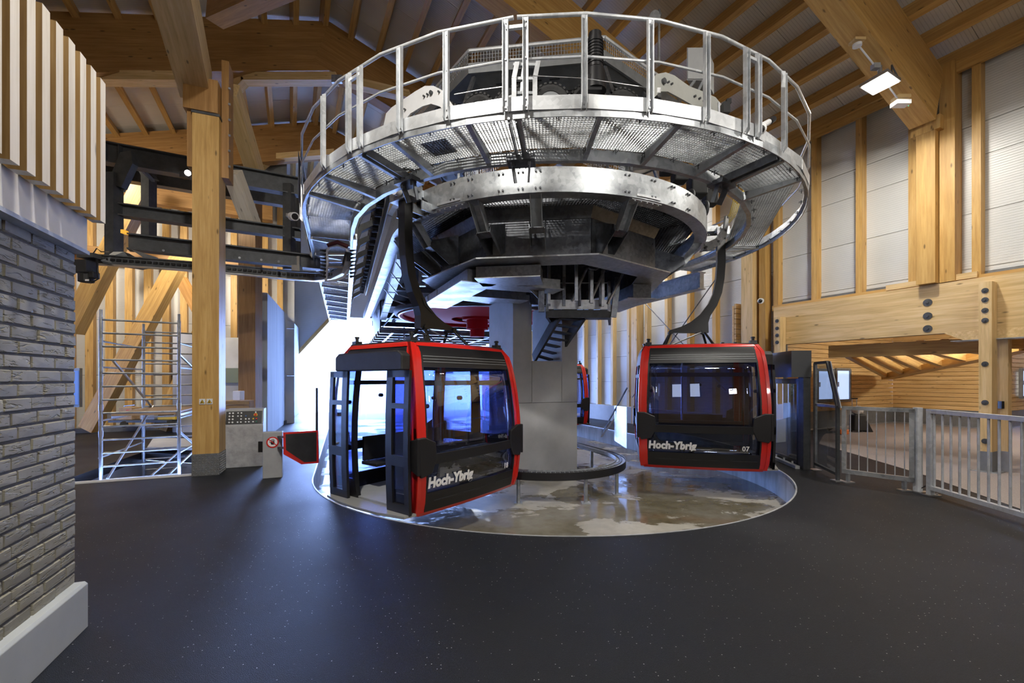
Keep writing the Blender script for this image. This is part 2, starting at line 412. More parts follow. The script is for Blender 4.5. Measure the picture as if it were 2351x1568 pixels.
# scaffold shaft
mb = MB(); k = len(hole)
for i in range(k):
    a, b_ = hole[i], hole[(i+1) % k]; mb.add([(*a, -.16), (*b_, -.16), (*b_, -2.2), (*a, -2.2)], [(0, 1, 2, 3)])
mb.add([(*p, -2.2) for p in hole], [(0, 1, 2, 3)]); struct(mb.build('wall_shaft', M['concrete']), 'concrete walls of the open floor shaft')
mb = MB()
for i in (2, 3, 0):
    a, b_ = hole[i], hole[(i+1) % k]
    if i == 0: continue
    mb.bar((*a, -.075), (*b_, -.075), .03, .16)
struct(mb.build('trim_2', M['black_mat']), 'black edge angle around the floor shaft')
a, b_ = hole[0], hole[1]
mb = MB().bar((*a, .01), (*b_, .01), .07, .03); struct(mb.build('trim_3', M['white']), 'pale edge strip along the front of the floor shaft')
# ------------------------------------------------------------------ brick wall on the left
DW = V((-405., 1000.)).normalized(); NW = V((DW.y, -DW.x))       # along the wall (away), normal into the hall
B0 = V(((173-1175.5)/1000*2.62, 2.62))                            # far corner of the brick face
def BW(t, n, z): p = B0-DW*t+NW*n; return V((p.x, p.y, z))       # t: distance from the far corner towards the camera
wl = struct(MB().prism([BW(-.0, -.007, .0), BW(3.2, -.007, .0), BW(3.2, -1.6, .0), BW(-.0, -1.6, .0)], (0, 0, 2.27)).build('wall_left', M['mortar']), 'grey brick wall on the left')
m, nt, b = nodes('grey_brick'); c = coords(nt, (1, 1, 1), perobj=True)
n1 = tex(nt, 'Noise', 6.0, c, Detail=6.0, Roughness=.7); wv = tex(nt, 'Noise', 9.0, coords(nt, (.9, 1, 5.0), perobj=True), Detail=3.0, Distortion=.9)
oi = nt.nodes.new('ShaderNodeObjectInfo')
col = ramp(nt, n1.outputs[0], [(.3, (.195, .182, .138)), (.7, (.34, .32, .245))])
nt.links.new(mixc(nt, .45, col, ramp(nt, oi.outputs['Random'], [(0, (.17, .16, .125)), (1, (.35, .33, .255))])), b.inputs['Base Color'])
b.inputs['Roughness'].default_value = .72
cr = ramp(nt, wv.outputs[0], [(.36, (0, 0, 0)), (.44, (1, 1, 1))])
bn = bump(nt, b, cr, .8, .012); bump(nt, b, n1.outputs[0], .3, .006, bn)
M['brick'] = m
rb = random.Random(3)
def brick_mesh(L, hgt=.060):
    bm_ = MB(); d = .03
    f = []
    j = lambda a=.0015: rb.uniform(-a, a)
    e = .004
    pts = [(0, 0, 0), (L, 0, 0), (L, 0, hgt), (0, 0, hgt)]
    fr = [(e+j(), d+j(), e+j()), (L-e+j(), d+j(), e+j()), (L-e+j(), d+j(), hgt-e+j()), (e+j(), d+j(), hgt-e+j())]
    mid = [(L*.5+j(.02), d+.0012+j(.0015), hgt*.5+j(.012))]
    sh = [(0, d-.008, 0), (L, d-.008, 0), (L, d-.008, hgt), (0, d-.008, hgt)]
    vs = pts+sh+fr+mid
    fs = [(0, 1, 5, 4), (1, 2, 6, 5), (2, 3, 7, 6), (3, 0, 4, 7), (4, 5, 9, 8), (5, 6, 10, 9), (6, 7, 11, 10), (7, 4, 8, 11), (8, 9, 12), (9, 10, 12), (10, 11, 12), (11, 8, 12)]
    me = bpy.data.meshes.new('brick'); me.from_pydata(vs, [], fs); me.materials.append(M['brick']); return me
BL = .196; J = .0095; CH = .0712
full = [brick_mesh(BL) for _ in range(8)]; half = [brick_mesh((BL-J)/2) for _ in range(4)]; q3 = [brick_mesh(BL*.72) for _ in range(4)]
Mb = Matrix(((-DW.x, NW.x, 0, 0), (-DW.y, NW.y, 0, 0), (0, 0, 1, 0), (0, 0, 0, 1)))
z = .275; row = 0
while z < 2.32:
    t = 0.0; first = True
    while t < 1.25:
        if first and row % 3 == 1: me, L = half[rb.randrange(4)], (BL-J)/2
        elif first and row % 3 == 2: me, L = q3[rb.randrange(4)], BL*.72
        else: me, L = full[rb.randrange(8)], BL
        first = False
        o = bpy.data.objects.new('brick', me); COL.objects.link(o)
        mm = Mb.copy(); mm.translation = BW(t, -.03+rb.uniform(-.002, .003), z+rb.uniform(-.0015, .0015)); o.matrix_world = mm; WM[o.name] = mm
        par(o, wl); t += L+J
    z += CH; row += 1
pl = MB().prism([BW(-.0, .06, 0), BW(-.0, .06, .262), BW(-.0, .045, .278), BW(-.0, -.3, .278), BW(-.0, -.3, 0)], tuple(BW(3.2, 0, 0)-BW(0, 0, 0)))
struct(pl.build('baseboard_left', M['plinth'], bevel=.004), 'pale concrete plinth at the foot of the brick wall')
# slat cladding above the bricks
sl = thing('slat_cladding', 'timber slat cladding with pale fronts above the grey brick wall', 'cladding', BW(0, 0, 2.27))
bk = MB().prism([BW(0, .055, 2.275), BW(3.2, .055, 2.275), BW(3.2, -1.6, 2.275), BW(0, -1.6, 2.275)], (0, 0, 1.05)); bk.build('backing_board', M['cladding'], sl)
MB().bar(BW(0, .03, 2.262), BW(3.2, .03, 2.262), .075, .022).build('drip_edge', M['galv_light'], sl)
t = .0; i = 0
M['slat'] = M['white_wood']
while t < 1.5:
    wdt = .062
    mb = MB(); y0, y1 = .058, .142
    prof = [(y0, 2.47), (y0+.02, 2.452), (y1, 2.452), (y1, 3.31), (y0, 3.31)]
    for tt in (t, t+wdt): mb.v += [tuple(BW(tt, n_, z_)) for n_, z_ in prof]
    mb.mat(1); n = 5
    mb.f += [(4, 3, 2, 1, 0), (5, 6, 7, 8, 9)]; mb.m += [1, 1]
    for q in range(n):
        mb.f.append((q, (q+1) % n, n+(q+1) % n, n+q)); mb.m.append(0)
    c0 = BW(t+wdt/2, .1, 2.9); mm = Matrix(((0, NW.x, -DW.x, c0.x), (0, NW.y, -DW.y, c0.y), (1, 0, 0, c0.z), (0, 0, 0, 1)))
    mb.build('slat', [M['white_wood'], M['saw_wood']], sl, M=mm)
    t += .112; i += 1
# low building behind the brick wall: closed top
# ------------------------------------------------------------------ right wall (long side of the hall)
wr = struct(MB().prism([W3(-14, -.30, 3.0), W3(3.35, -.30, 3.0), W3(3.35, -.30, -.6), W3(22, -.30, -.6), W3(22, -.30, 8.6), W3(-14, -.30, 8.6)], (-V2.x*.05, -V2.y*.05, 0)).build('wall_right', M['steel_grey']), 'long timber framed wall on the right with ribbed infill panels')
# infill panels, one per bay and lift
ZSILL = 3.25; ZTOP = 6.62
a = -1.35
stud_a = [-6.0+.85*i for i in range(0, 31)]
off = (.88-stud_a[0]) % .85
stud_a = [x+off for x in stud_a]
rp = random.Random(11)
for i, a in enumerate(stud_a[:-1]):
    if a > 19.5: break
    low = a > 3.3
    z0 = .55 if low else ZSILL
    lifts = []; z = 6.95
    ph = .0
    tops = [6.95, 5.86, 5.30, 4.35, 3.4, 2.4, 1.4] if not low else [6.95, 5.9, 5.0, 4.1, 3.2, 2.3, 1.4]
    for k_ in range(len(tops)):
        zt = tops[k_]; zb = tops[k_+1] if k_+1 < len(tops) else z0
        zb = max(zb, z0)
        if zt <= z0+.02: break
        panel('infill_panel', W3(a+.0, -.19, zb+.004), U2, .85, zt-zb-.008, .05, M['shutter'], wr)
for i, a in enumerate(stud_a):
    if a < -3 or a > 20: continue
    if abs(a-4.26) < .3 : continue
    z0 = .5 if a > 3.4 else ZSILL-.14
    beam('stud', W3(a, -.06, z0), W3(a, -.06, 7.0), .20, .11, M['spruce'] if a > 6 else M['glulam'], wr, up=V((U2.x, U2.y, 0)))
beam('top_plate', W3(-5, -.06, 7.02), W3(20, -.06, 7.02), .24, .16, M['glulam'], wr)
beam('top_plate', W3(-5, .06, 6.86), W3(20, .06, 6.86), .06, .16, M['glulam'], wr)
beam('sill_plate', W3(-5, -.04, ZSILL-.07), W3(3.5, -.04, ZSILL-.07), .22, .13, M['glulam'], wr)
for i, a in enumerate(stud_a[:-1]):   # dark flashing at the foot of the upper panels
    if -2 < a < 2.9: beam('flashing', W3(a+.06, -.12, ZSILL+.035), W3(a+.79, -.12, ZSILL+.035), .02, .07, M['steel_grey'], wr)
beam('base_kerb', W3(3.35, -.05, .0), W3(20, -.05, .0), .34, 1.1, M['concrete'], wr)
# heavy beam over the passage to the waiting room
pb = thing('passage_beam', 'deep pale glulam beam bolted across the passage on the right', 'beam', W3(1, 0, 2.3))
beam('main_beam', W3(-4.2, .03, 2.74), W3(3.42, .03, 2.74), .22, .88, M['spruce'], pb)
beam('packing_board', W3(.0, .0, 3.25), W3(1.25, .0, 3.25), .22, .10, M['spruce'], pb)
dz = V((0, 0, -1))
mb = MB(); mb.prism([W3(-.75, .145, 2.31), W3(.42, .145, 2.31), W3(.16, .145, 2.16), W3(-.55, .145, 2.16)], (V2.x*.2, V2.y*.2, 0)); mb.build('bearing_block', M['spruce'], pb)
mb = MB().bar(W3(-.72, .05, 2.148), W3(.3, .05, 2.148), .3, .014); mb.build('steel_plate', M['galv'], pb)
for zz in (2.87, 2.63, 2.40):
    for aa in (.62,):
        n = V((-V2.x, -V2.y, 0)); p = W3(aa, .14, zz)
        MB().cyl(p, p+n*.012, .065, 16).cyl(p, p+n*.03, .02, 6).build('washer', M['dark_steel'], pb)
# right-hand posts in front of the beam
def bolted_post(px, a0, zt, zlist, label, wd=.15, foot=True, s0=.185):
    a = apx(px, .3); t = thing('bolted_post', label, 'post', W3(a, s0, 0))
    beam('post', W3(a, s0+.08, .33 if foot else a0), W3(a, s0+.08, zt), .22, wd, M['spruce'], t, up=V((U2.x, U2.y, 0)))
    if foot:
        beam('cladding', W3(a, s0+.08, .02), W3(a, s0+.08, .335), .235, wd+.015, M['steel_grey'], t, up=V((U2.x, U2.y, 0)))
        MB().bar(W3(a-.16, s0+.08, .01), W3(a+.16, s0+.08, .01), .3, .02).build('foot_plate', M['galv'], t)
    for z_ in zlist:
        n = V((-V2.x, -V2.y, 0)); p = W3(a, s0+.19, z_)
        MB().cyl(p, p+n*.01, .042, 14).cyl(p, p+n*.028, .016, 6).build('bolt', M['dark_steel'], t)
bolted_post(2266, 0, 3.06, [2.92, 2.77, 2.6, 2.44, 1.74, 1.12, .5], 'timber post with a row of bolts standing behind the galvanised fence')
bolted_post(1789, 1.75, 2.92, [2.83, 2.66, 2.5, 2.34], 'short bolted timber block at the far end of the passage beam', .13, False)
a_ = apx(2290, .1); t = thing('support_post', 'slim timber post under the passage beam next to the bolted post', 'post', W3(a_, 0, 0))
beam('post', W3(a_-.03, -.05, .33), W3(a_-.03, -.05, 2.15), .16, .14, M['spruce'], t, up=V((U2.x, U2.y, 0)))
beam('cladding', W3(a_-.03, -.05, .0), W3(a_-.03, -.05, .33), .17, .15, M['alu'], t, up=V((U2.x, U2.y, 0)))
MB().box(W3(a_-.03, .06, 1.08), (.04, .06, .12)).build('door_holder', M['black'], t)
# frame columns of the right wall
def column(a, s, z1, label, wd=.34, dp=.3, mat='glulam', pr=None, name='timber_column'):
    t = thing(name, label, 'column', W3(a, s, 0))
    beam('shaft', W3(a, s, 0 if a > 3.4 else 3.19), W3(a, s, z1), dp, wd, M[mat], t, up=V((U2.x, U2.y, 0)))
    return t
column(.60, .12, 6.1, 'stout timber column of the right wall under the floodlit roof girder', .26, .34)
t = column(.36, .0, 7.0, 'timber column half beside the stout column on the right wall', .2, .3)
t = column(4.05, .05, 6.6, 'timber column by the far end of the passage beam with the small camera', .30, .32, 'spruce')
beam('side_post', W3(3.72, .0, .5), W3(3.72, .0, 7.0), .22, .16, M['glulam'], t, up=V((U2.x, U2.y, 0)))
t = column(8.1, .02, 6.6, 'pale timber column of the right wall seen under the walkway', .26, .30, 'spruce')
# cross bracing rods on the right wall
for i, (p, q) in enumerate(((W3(4.6, .26, 1.2), W3(8.0, .26, 4.4)), (W3(8.0, .32, .9), W3(4.6, .32, 4.4)))):
    o = MB().tube([p, q], .016, 6).build('tie_rod', M['galv_dark']); tag(o, ['steel tie rod crossing the right wall, rising away from camera', 'steel tie rod crossing the right wall, rising towards the camera'][i], 'tie rod')
# ------------------------------------------------------------------ waiting room behind the right wall
K = V((13.1, 15.0, 0))
def room_wall(name, p, d, L, ht, label, skirt=True):
    d = V((d[0], d[1], 0)).normalized(); nn = V((-d.y, d.x, 0))
    w_ = struct(MB().bar(V(p)+V((0, 0, ht/2))+nn*.06, V(p)+d*L+V((0, 0, ht/2))+nn*.06, .05, ht).build(name, M['plank']), label)
    z = .53; k_ = 0
    while z < ht-.02:
        beam('plank', V(p)+V((0, 0, z+.066)), V(p)+d*L+V((0, 0, z+.066)), .04+.008*(k_ % 2), .120, M['plank'], w_); z += .133; k_ += 1
    beam('wainscot', V(p)+V((0, 0, .27)), V(p)+d*L+V((0, 0, .27)), .05, .52, M['steel_grey'], w_)
    beam('skirting', V(p)-nn*.03+V((0, 0, .02)), V(p)+d*L-nn*.03+V((0, 0, .02)), .02, .04, M['alu'], w_)
    return w_
room_wall('wall_room_left', K-V((V2.x, V2.y, 0))*8.2, V2, 8.35, 3.4, 'plank wall of the waiting room with two small windows')
room_wall('wall_room_back', K, -U2, 2.5, 3.4, 'darker plank wall at the back of the waiting room')
K2 = K-V((U2.x, U2.y, 0))*2.5
room_wall('wall_room_right', K2, V2, 6.5, 3.4, 'plank wall of the waiting room behind the bolted post')
rf = [W3(3.3, -.2).xy, K.xy-V2*8.2+U2*.0, K.xy, K2.xy, K2.xy+V2*4, V((20, 4)), V((10.2, 3.6))]
fl = [Fz(1880, 1019).xy, Fz(2110, 1087).xy, Fz(2351, 1172).xy, V((9.5, 3.0)), V((22, 3)), V((22, 14)), K2.xy+V2*3.2, K2.xy, K.xy, K.xy-V2*3.6, Fz(1890, 1000).xy]
struct(poly_obj('floor', [fl], .004, M['room_floor']), 'pinkish granulate floor of the waiting room')
# ceiling of the waiting room: beam, joists, ridge purlin
rc = struct(poly_obj('ceiling_room', [[W3(3.4, -.25).xy, K.xy-V2*8, K.xy+U2*.1, K2.xy+V2*4, W3(-6, -9).xy, W3(-6, -.25).xy]], 3.42, M['plank'], True), 'boarded ceiling of the waiting room')
beam('header_beam', P(1905, 808, 9.6), P(2260, 793, 7.75), .16, .26, M['glulam'], rc)
beam('ridge_beam', P(2036, 865, 14.0), P(2360, 795, 8.9), .3, .18, M['glulam'], rc)
for i in range(7):
    f = i/6; q = P(2036, 865, 14.0).lerp(P(2360, 795, 8.9), f)+V((0, 0, .05)); p_ = P(1930, 812, 10.2).lerp(P(2230, 800, 7.9), f)+V((0, 0, .1))
    beam('joist', p_, q, .12, .2, M['glulam'], rc)
# windows of the room
def window(p, d, wd, ht, n):
    o = struct(MB().build('window_%d' % n, M['steel_grey'])) if False else None
    d = V((d[0], d[1], 0)).normalized(); nn = V((d.y, -d.x, 0)); c = V(p)+nn*.05
    mb = MB()
    for a, b_ in (((0, 0), (wd, 0)), ((wd, 0), (wd, ht)), ((wd, ht), (0, ht)), ((0, ht), (0, 0))):
        pa = c+d*a[0]+DZ*a[1]; pb_ = c+d*b_[0]+DZ*b_[1]; mb.bar(pa, pb_, .08, .08, up=nn)
    fr = struct(mb.build('window_%d' % n, M['steel_grey']), 'small dark framed window in the plank wall, number %s from the portal' % ['one', 'two', 'three'][n-1])
    mb = MB().bar(c+d*.04+DZ*ht/2, c+d*(wd-.04)+DZ*ht/2, .01, ht-.08); mb.build('pane', M['sky_pane'], fr)
    mb = MB().bar(c+nn*.05+d*.06+DZ*ht*.45, c+nn*.05+d*.06+DZ*ht*.6, .02, .03); mb.build('handle', M['alu'], fr)
M['sky_pane'] = plain('daylit_pane', (.45, .60, .95), .1, emit=.9)
kw = lambda px: (lambda k: (lambda o: (o.x-o.y*k)/(V2.x-V2.y*k))(K.xy))((px-1175.5)/1000)
for n, (pa, pb_, yt, yb) in enumerate(((1871, 1908, 849, 920), (1914, 1946, 848, 920))):
    ta, tb = kw(pa), kw(pb_); A = K.xy-V2*ta if ta > 0 else K.xy-V2*ta
    A = K.xy-V2*ta; B = K.xy-V2*tb
    z0 = H+(870-yb)/1000*A.y; z1 = H+(870-yt)/1000*A.y
    window((A.x, A.y, z0), V2, (B-A).length, z1-z0, n+1)
q = P(2334, 912, K2.y+.62); window((q.x, q.y-.05, q.z), V2, .6, .85, 3)
# ------------------------------------------------------------------ roof
ZG = 5.82; SLP = .33; RIDGE = 9.5; ZR = 7.17
def zroof(s): return ZR+SLP*s if s <= RIDGE else ZR+SLP*RIDGE-SLP*(s-RIDGE)
ce = struct(MB().add([tuple(W3(-18, -.6, zroof(-.6)+.12)), tuple(W3(24, -.6, zroof(-.6)+.12)), tuple(W3(24, RIDGE, zroof(RIDGE)+.12)), tuple(W3(-18, RIDGE, zroof(RIDGE)+.12)),
    tuple(W3(-18, 24, zroof(24)+.12)), tuple(W3(24, 24, zroof(24)+.12))], [(0, 1, 2, 3), (3, 2, 5, 4)]).build('ceiling', M['steel_grey']), 'pitched roof of the hall lined with ribbed panels')
rr = random.Random(5)
for side in (0, 1):
    sA, sB = (-.4, RIDGE) if side == 0 else (RIDGE, 20)
    me = None
    for i in range(31):
        a = -7+i*1.0
        p, q = W3(a+.5, sA, zroof(sA)+.05), W3(a+.5, sB, zroof(sB)+.05)
        beam('roof_panel', p, q, .992, .04, M['roofsheet'], ce)
for i in range(31):
    s = .02+.64*i
    if s > 19: break
    sl_ = SLP if s < RIDGE else -SLP
    upv = V((V2.x*sl_, V2.y*sl_, 1)).normalized()
    beam('purlin', W3(-7, s, zroof(s)-.12), W3(23, s, zroof(s)-.12), .12, .27, M['glulam'], ce, up=upv)
# girders (two slopes meeting at the ridge)
def girder(a, label, sA=-.05, mat='glulam_dark', wd=.34, dp=1.0, chord=True, sB=18.5):
    t = thing('roof_girder', label, 'girder', W3(a, RIDGE, 0))
    zb = lambda s: zroof(s)-1.35+.0
    for s0, s1, e0, e1 in ((sA, RIDGE, 0, .18), (RIDGE, sB, .18, 0)):
        zz = dp/2; A_, B_ = W3(a, s0, zb(s0)+zz+.05), W3(a, s1, zb(s1)+zz+.05); dd = (B_-A_).normalized()
        o = beam('member', A_-dd*e0, B_+dd*e1, wd-.004*(e0 > 0), dp, M[mat], t)
    return t
g1 = girder(.60, 'honey coloured roof girder on the right carrying the lit floodlight', .25, 'glulam', .36, 1.0)
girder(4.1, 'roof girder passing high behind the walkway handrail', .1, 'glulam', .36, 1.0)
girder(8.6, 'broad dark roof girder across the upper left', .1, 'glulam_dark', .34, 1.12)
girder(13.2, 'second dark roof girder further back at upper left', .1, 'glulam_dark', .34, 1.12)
mb = MB(); 
p = W3(.60, .12, 5.86); beam('end_block', p, p+V((0, 0, .24)), .36, .40, M['glulam'], g1, up=V((U2.x, U2.y, 0)))
# ------------------------------------------------------------------ rear left wall
A0 = V((-13.6, 11.5)); 
def LW(t, n, z): p = A0+V2*t; q = V((V2.y, -V2.x)); return V((p.x+q.x*n, p.y+q.y*n, z))   # n towards the hall
wb = struct(MB().bar(LW(-2, -.3, 4.3), LW(6.8, -.3, 4.3), .06, 9.6).build('wall_rear_left', M['steel_grey']), 'timber stud wall with white infill panels at the rear left')
rl = random.Random(21)
for i in range(21):
    t = -2+.43*i
    for z0, z1 in ((0, 1.6), (1.61, 3.2), (3.21, 4.8), (4.81, 6.4), (6.41, 8.2)):
        panel('infill_panel', LW(t, -.14, z0), V2, .425, z1-z0, .05, M['shutter'], wb)
    beam('stud', LW(t, .02, .05), LW(t, .02, 8.2), .24, .17, M['glulam'], wb, up=V((V2.x, V2.y, 0)))
beam('base_kerb', LW(-2, .1, .06), LW(6.8, .1, .06), .3, .12, M['steel_grey'], wb)
# diagonal braces in front of it
def brace(p, q, label, wd=.26, ht=.36, mat='glulam'):
    o = beam('diagonal_brace', p, q, wd, ht, M[mat]); tag(o, label, 'brace'); return o
brace(P(205, 985, 10.9), P(425, 575, 11.0), 'long timber brace slanting behind the scaffold tower')
brace(P(372, 985, 12.4), P(470, 745, 12.6), 'second timber brace slanting behind the scaffold tower, partly hidden by the column')
brace(P(165, 760, 9.3), P(330, 430, 9.4), 'timber brace at the far left above the brick wall end', .26, .34, 'glulam')
brace(P(465, 730, 12.0), P(415, 640, 12.0), 'short dark brace to the left of the signed column', .2, .24, 'glulam_dark')
brace(P(330, 420, 11.4), P(262, 560, 11.2), 'dark timber brace behind the black steel frame', .26, .3, 'glulam_dark')
for z_ in (5.05,): 
    o = beam('timber_rail', LW(-2, .35, 5.05), LW(6.4, .35, 5.05), .2, .24, M['glulam_dark']); tag(o, 'horizontal timber rail across the rear left stud wall', 'beam')
o = beam('timber_rail', LW(-2, .45, 7.2), LW(6.4, .45, 7.2), .3, 1.3, M['glulam_dark']); tag(o, 'deep dark timber beam above the rear left stud wall', 'beam')
# concrete back block behind the scaffold
o = MB().box(P(418, 885, 12.3)+V((0.15, .2, 0)), (.75, .5, 2.9)).build('concrete_pier', M['concrete']); tag(o, 'pale concrete pier behind the scaffold tower', 'pier')
o = struct(MB().prism([P(505, 930, 11.9), P(600, 930, 11.9), P(600, 775, 11.9), P(505, 775, 11.9)], (0, .3, 0)).build('wall_niche', M['concrete']), 'pale concrete wall behind the control desk')
beam('green_band', P(505, 862, 11.86), P(600, 862, 11.86), .03, .40, plain('green_grey', (.16, .19, .14), .6), o)
# ------------------------------------------------------------------ end of the hall
def E3(x, z, y=PEND): return S3(x, y, z)
we = struct(MB().prism([E3(-9.8, -.5), E3(-5.4, -.5), E3(-5.4, 2.56), E3(-3.95, 4.32), E3(4.3, 4.32), E3(5.4, 3.0), E3(5.4, -.5), E3(8, -.5), E3(8, 12), E3(-9.8, 12)], (R2.x*.12, R2.y*.12, 0)).build('wall_end', M['shutter']), 'end wall of the hall around the bright cabin opening')
beam('edge_board', E3(-5.45, 2.50, PEND-.05), E3(-3.95, 4.32, PEND-.05), .16, .14, M['glulam'], we)
for i, x in enumerate((-9.3, -8.6, -7.9, -7.2, -6.55, -5.85)):
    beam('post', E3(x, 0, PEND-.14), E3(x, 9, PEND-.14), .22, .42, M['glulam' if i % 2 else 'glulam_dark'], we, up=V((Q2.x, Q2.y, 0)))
cs = struct(MB().prism([S3(-5.30, 5.45, 0), S3(-5.30, PEND, 0), S3(-5.30, PEND, 3.72), S3(-5.30, 5.45, 3.72)], (-Q2.x*.22, -Q2.y*.22, 0)).build('wall_screen', M['board_concrete']), 'tall board marked concrete screen wall left of the bright opening')
for i in range(5):
    y0 = 5.45+i*1.71
    panel('board_panel', S3(-5.295, y0+.006, 0.0), R2, 1.698, 3.715, .02, M['board_concrete'], cs)
o = beam('timber_column', P(575, 942, 10.9)-V((0, 0, 1.0)), P(575, 942, 10.9)+V((0, 0, 5.9)), .3, .42, M['glulam_dark']); tag(o, 'brown timber column between the control desk and the concrete screen wall', 'column')
q_ = K2+V((V2.x, V2.y, 0))*6.4
struct(MB().prism([q_, V((11.9, 4.3, 0)), V((11.9, 4.3, 3.5)), q_+V((0, 0, 3.5))], (.1, 0, 0)).build('wall_room_side', M['plank']), 'side wall of the waiting room out of the picture')
for n_, x_ in ((4, .15), (5, 1.55)):
    mb = MB()
    for (xa, za, xb, zb_) in ((x_, 3.1, x_+.8, 3.1), (x_, 4.5, x_+.8, 4.5), (x_, 3.1, x_, 4.5), (x_+.8, 3.1, x_+.8, 4.5)): mb.bar((xa, -4.36, za), (xb, -4.36, zb_), .08, .08, up=DY)
    o = struct(mb.build('window_%d' % n_, M['steel_grey']), 'daylit window behind the photographer, %s of two' % ('left' if n_ == 4 else 'right'))
    MB().box((x_+.4, -4.37, 3.8), (.74, .02, 1.34)).build('pane', plain('bright_pane', (.75, .83, 1), .2, emit=3.5), o)
# wall behind the camera and far left side, closing the hall
struct(MB().prism([V((-24, -4.4, 0)), V((12, -4.4, 0)), V((12, -4.4, 13)), V((-24, -4.4, 13))], (0, -.1, 0)).build('wall_front', M['plank']), 'plank wall behind the photographer')
mb = MB()
for ya, yb, za, zb_ in ((-5, 5.6, 0, 13), (9.9, 22, 0, 13), (5.6, 9.9, 2.7, 13), (5.6, 9.9, 0, .1)): mb.prism([V((-17, ya, za)), V((-17, yb, za)), V((-17, yb, zb_)), V((-17, ya, zb_))], (-.1, 0, 0))
struct(mb.build('wall_far_left', M['plank']), 'plank wall on the far left side with a wide daylit window')
mb = MB()
for ya in (5.6, 7.03, 8.46, 9.9): mb.bar((-17, ya, .1), (-17, ya, 2.7), .08, .08, up=DX)
for za in (.1, 2.7): mb.bar((-17, 5.6, za), (-17, 9.9, za), .08, .08)
o = struct(mb.build('window_6', M['steel_grey']), 'wide window in the far left wall'); MB().box((-17, 7.75, 1.4), (.01, 4.3, 2.6)).build('pane', M['clear'], o)
mb = MB().prism([V((-60, -20, -.3)), V((-17.2, -20, -.3)), V((-17.2, 30, -.3)), V((-60, 30, -.3))], (0, 0, .1)); struct(mb.build('ground', M['snow'] if 'snow' in M else M['white']), 'snow covered ground outside the far left window')
struct(MB().prism([V((12, -4.4, 0)), V((12, 4.4, 0)), V((12, 4.4, 9)), V((12, -4.4, 9))], (.1, 0, 0)).build('wall_far_right', M['plank']), 'plank wall to the right of the photographer')
# ------------------------------------------------------------------ outside: snow slope and conifers
M['snow'] = plain('snow', (.82, .85, .90), .8, noise=.05, nscale=2)
mb = MB(); nx, ny = 26, 22; rs = random.Random(9)
for j in range(ny+1):
    for i in range(nx+1):
        y = PEND+.5+j*j*.28; x = (i-nx/2)*(5+y*.12)
        zz = -.5-.0*y if y < 40 else -.5+(y-40)*.36
        p = S3(x, y, zz+rs.uniform(-.1, .1)*(1 if j > 2 else 0)); mb.v.append(tuple(p))
for j in range(ny):
    for i in range(nx): a = j*(nx+1)+i; mb.f.append((a, a+1, a+nx+2, a+nx+1)); mb.m.append(0)
struct(mb.build('ground', M['snow']), 'snow covered slope outside the opening')
M['needle'] = plain('conifer_green', (.10, .13, .12), .9, noise=.3)
M['bark'] = plain('bark', (.12, .08, .05), .9)
def conifer(hh):
    t = thing('conifer', 'snow dusted conifer on the slope outside the opening', 'tree', (0, 0, 0), 'conifers on the slope outside')
    MB().cyl((0, 0, 0), (0, 0, hh*.3), .16, 6).build('trunk', M['bark'], t)
    mb = MB()
    for k_ in range(5):
        z0 = hh*(.12+.17*k_); r = hh*.19*(1-k_*.17); n = 9
        vs = [(0, 0, z0+hh*.28)]+[(r*(1 if j % 2 else .72)*math.cos(2*PI*j/n), r*(1 if j % 2 else .72)*math.sin(2*PI*j/n), z0) for j in range(n)]
        mb.add(vs, [(0, 1+j, 1+(j+1) % n) for j in range(n)])
    mb.build('crown', M['needle'], t); return t
tr0 = conifer(9.0); rs = random.Random(4)
for i in range(40):
    y = 46+(i//8)*9+rs.uniform(-2, 2); x = 9+(i % 8)*4.6+rs.uniform(-1.4, 1.4)+(i//8)*2; s = rs.uniform(.7, 1.0)
    mm = Matrix.Translation(S3(x, y, -.5+(y-40)*.36)) @ Matrix.Rotation(rs.random()*6, 4, 'Z') @ Matrix.Diagonal((s, s, s, 1))
    if i == 0: tr0.matrix_world = mm
    else: copy_tree(tr0, mm)
# ================================================================== STATION
WL, WR_ = 12.5, .6            # straight lengths of the walkway on the left / right
RI, RO, ZW = 3.35, 4.03, 3.98
wk = thing('ring_walkway', 'galvanised grating walkway ringing the overhead machinery, with handrail', 'walkway', S3(0, 0, ZW))
MB().sweep(upath(RO, WL, WR_, 40), [(-.0, ZW+.03), (-.05, ZW+.03), (-.05, ZW-.005), (-.012, ZW-.005), (-.012, ZW-.06), (0, ZW-.06)]).build('outer_channel', M['galv'], wk)
MB().sweep(upath(RI, WL, WR_, 20), [(0, ZW), (-.05, ZW), (-.05, ZW-.01), (-.012, ZW-.01), (-.012, ZW-.115), (-.06, ZW-.115), (-.06, ZW-.125), (0, ZW-.125)]).build('inner_beam', M['galv'], wk)
cut_px = [705, 745, 826, 902, 1075, 1190, 1378, 1561, 1719, 1799, 1840]
cuts = [ring_ang(p, 4.0) for p in cut_px]
cuts = [c for c in cuts if -1.35 < c < 1.2]
cuts = [-PI/2]+[-1.33]+cuts+[1.22, 1.4, PI/2]
cuts = sorted(cuts); cc = [cuts[0]]
for c in cuts[1:]:
    if c-cc[-1] > .09: cc.append(c)
cuts = cc
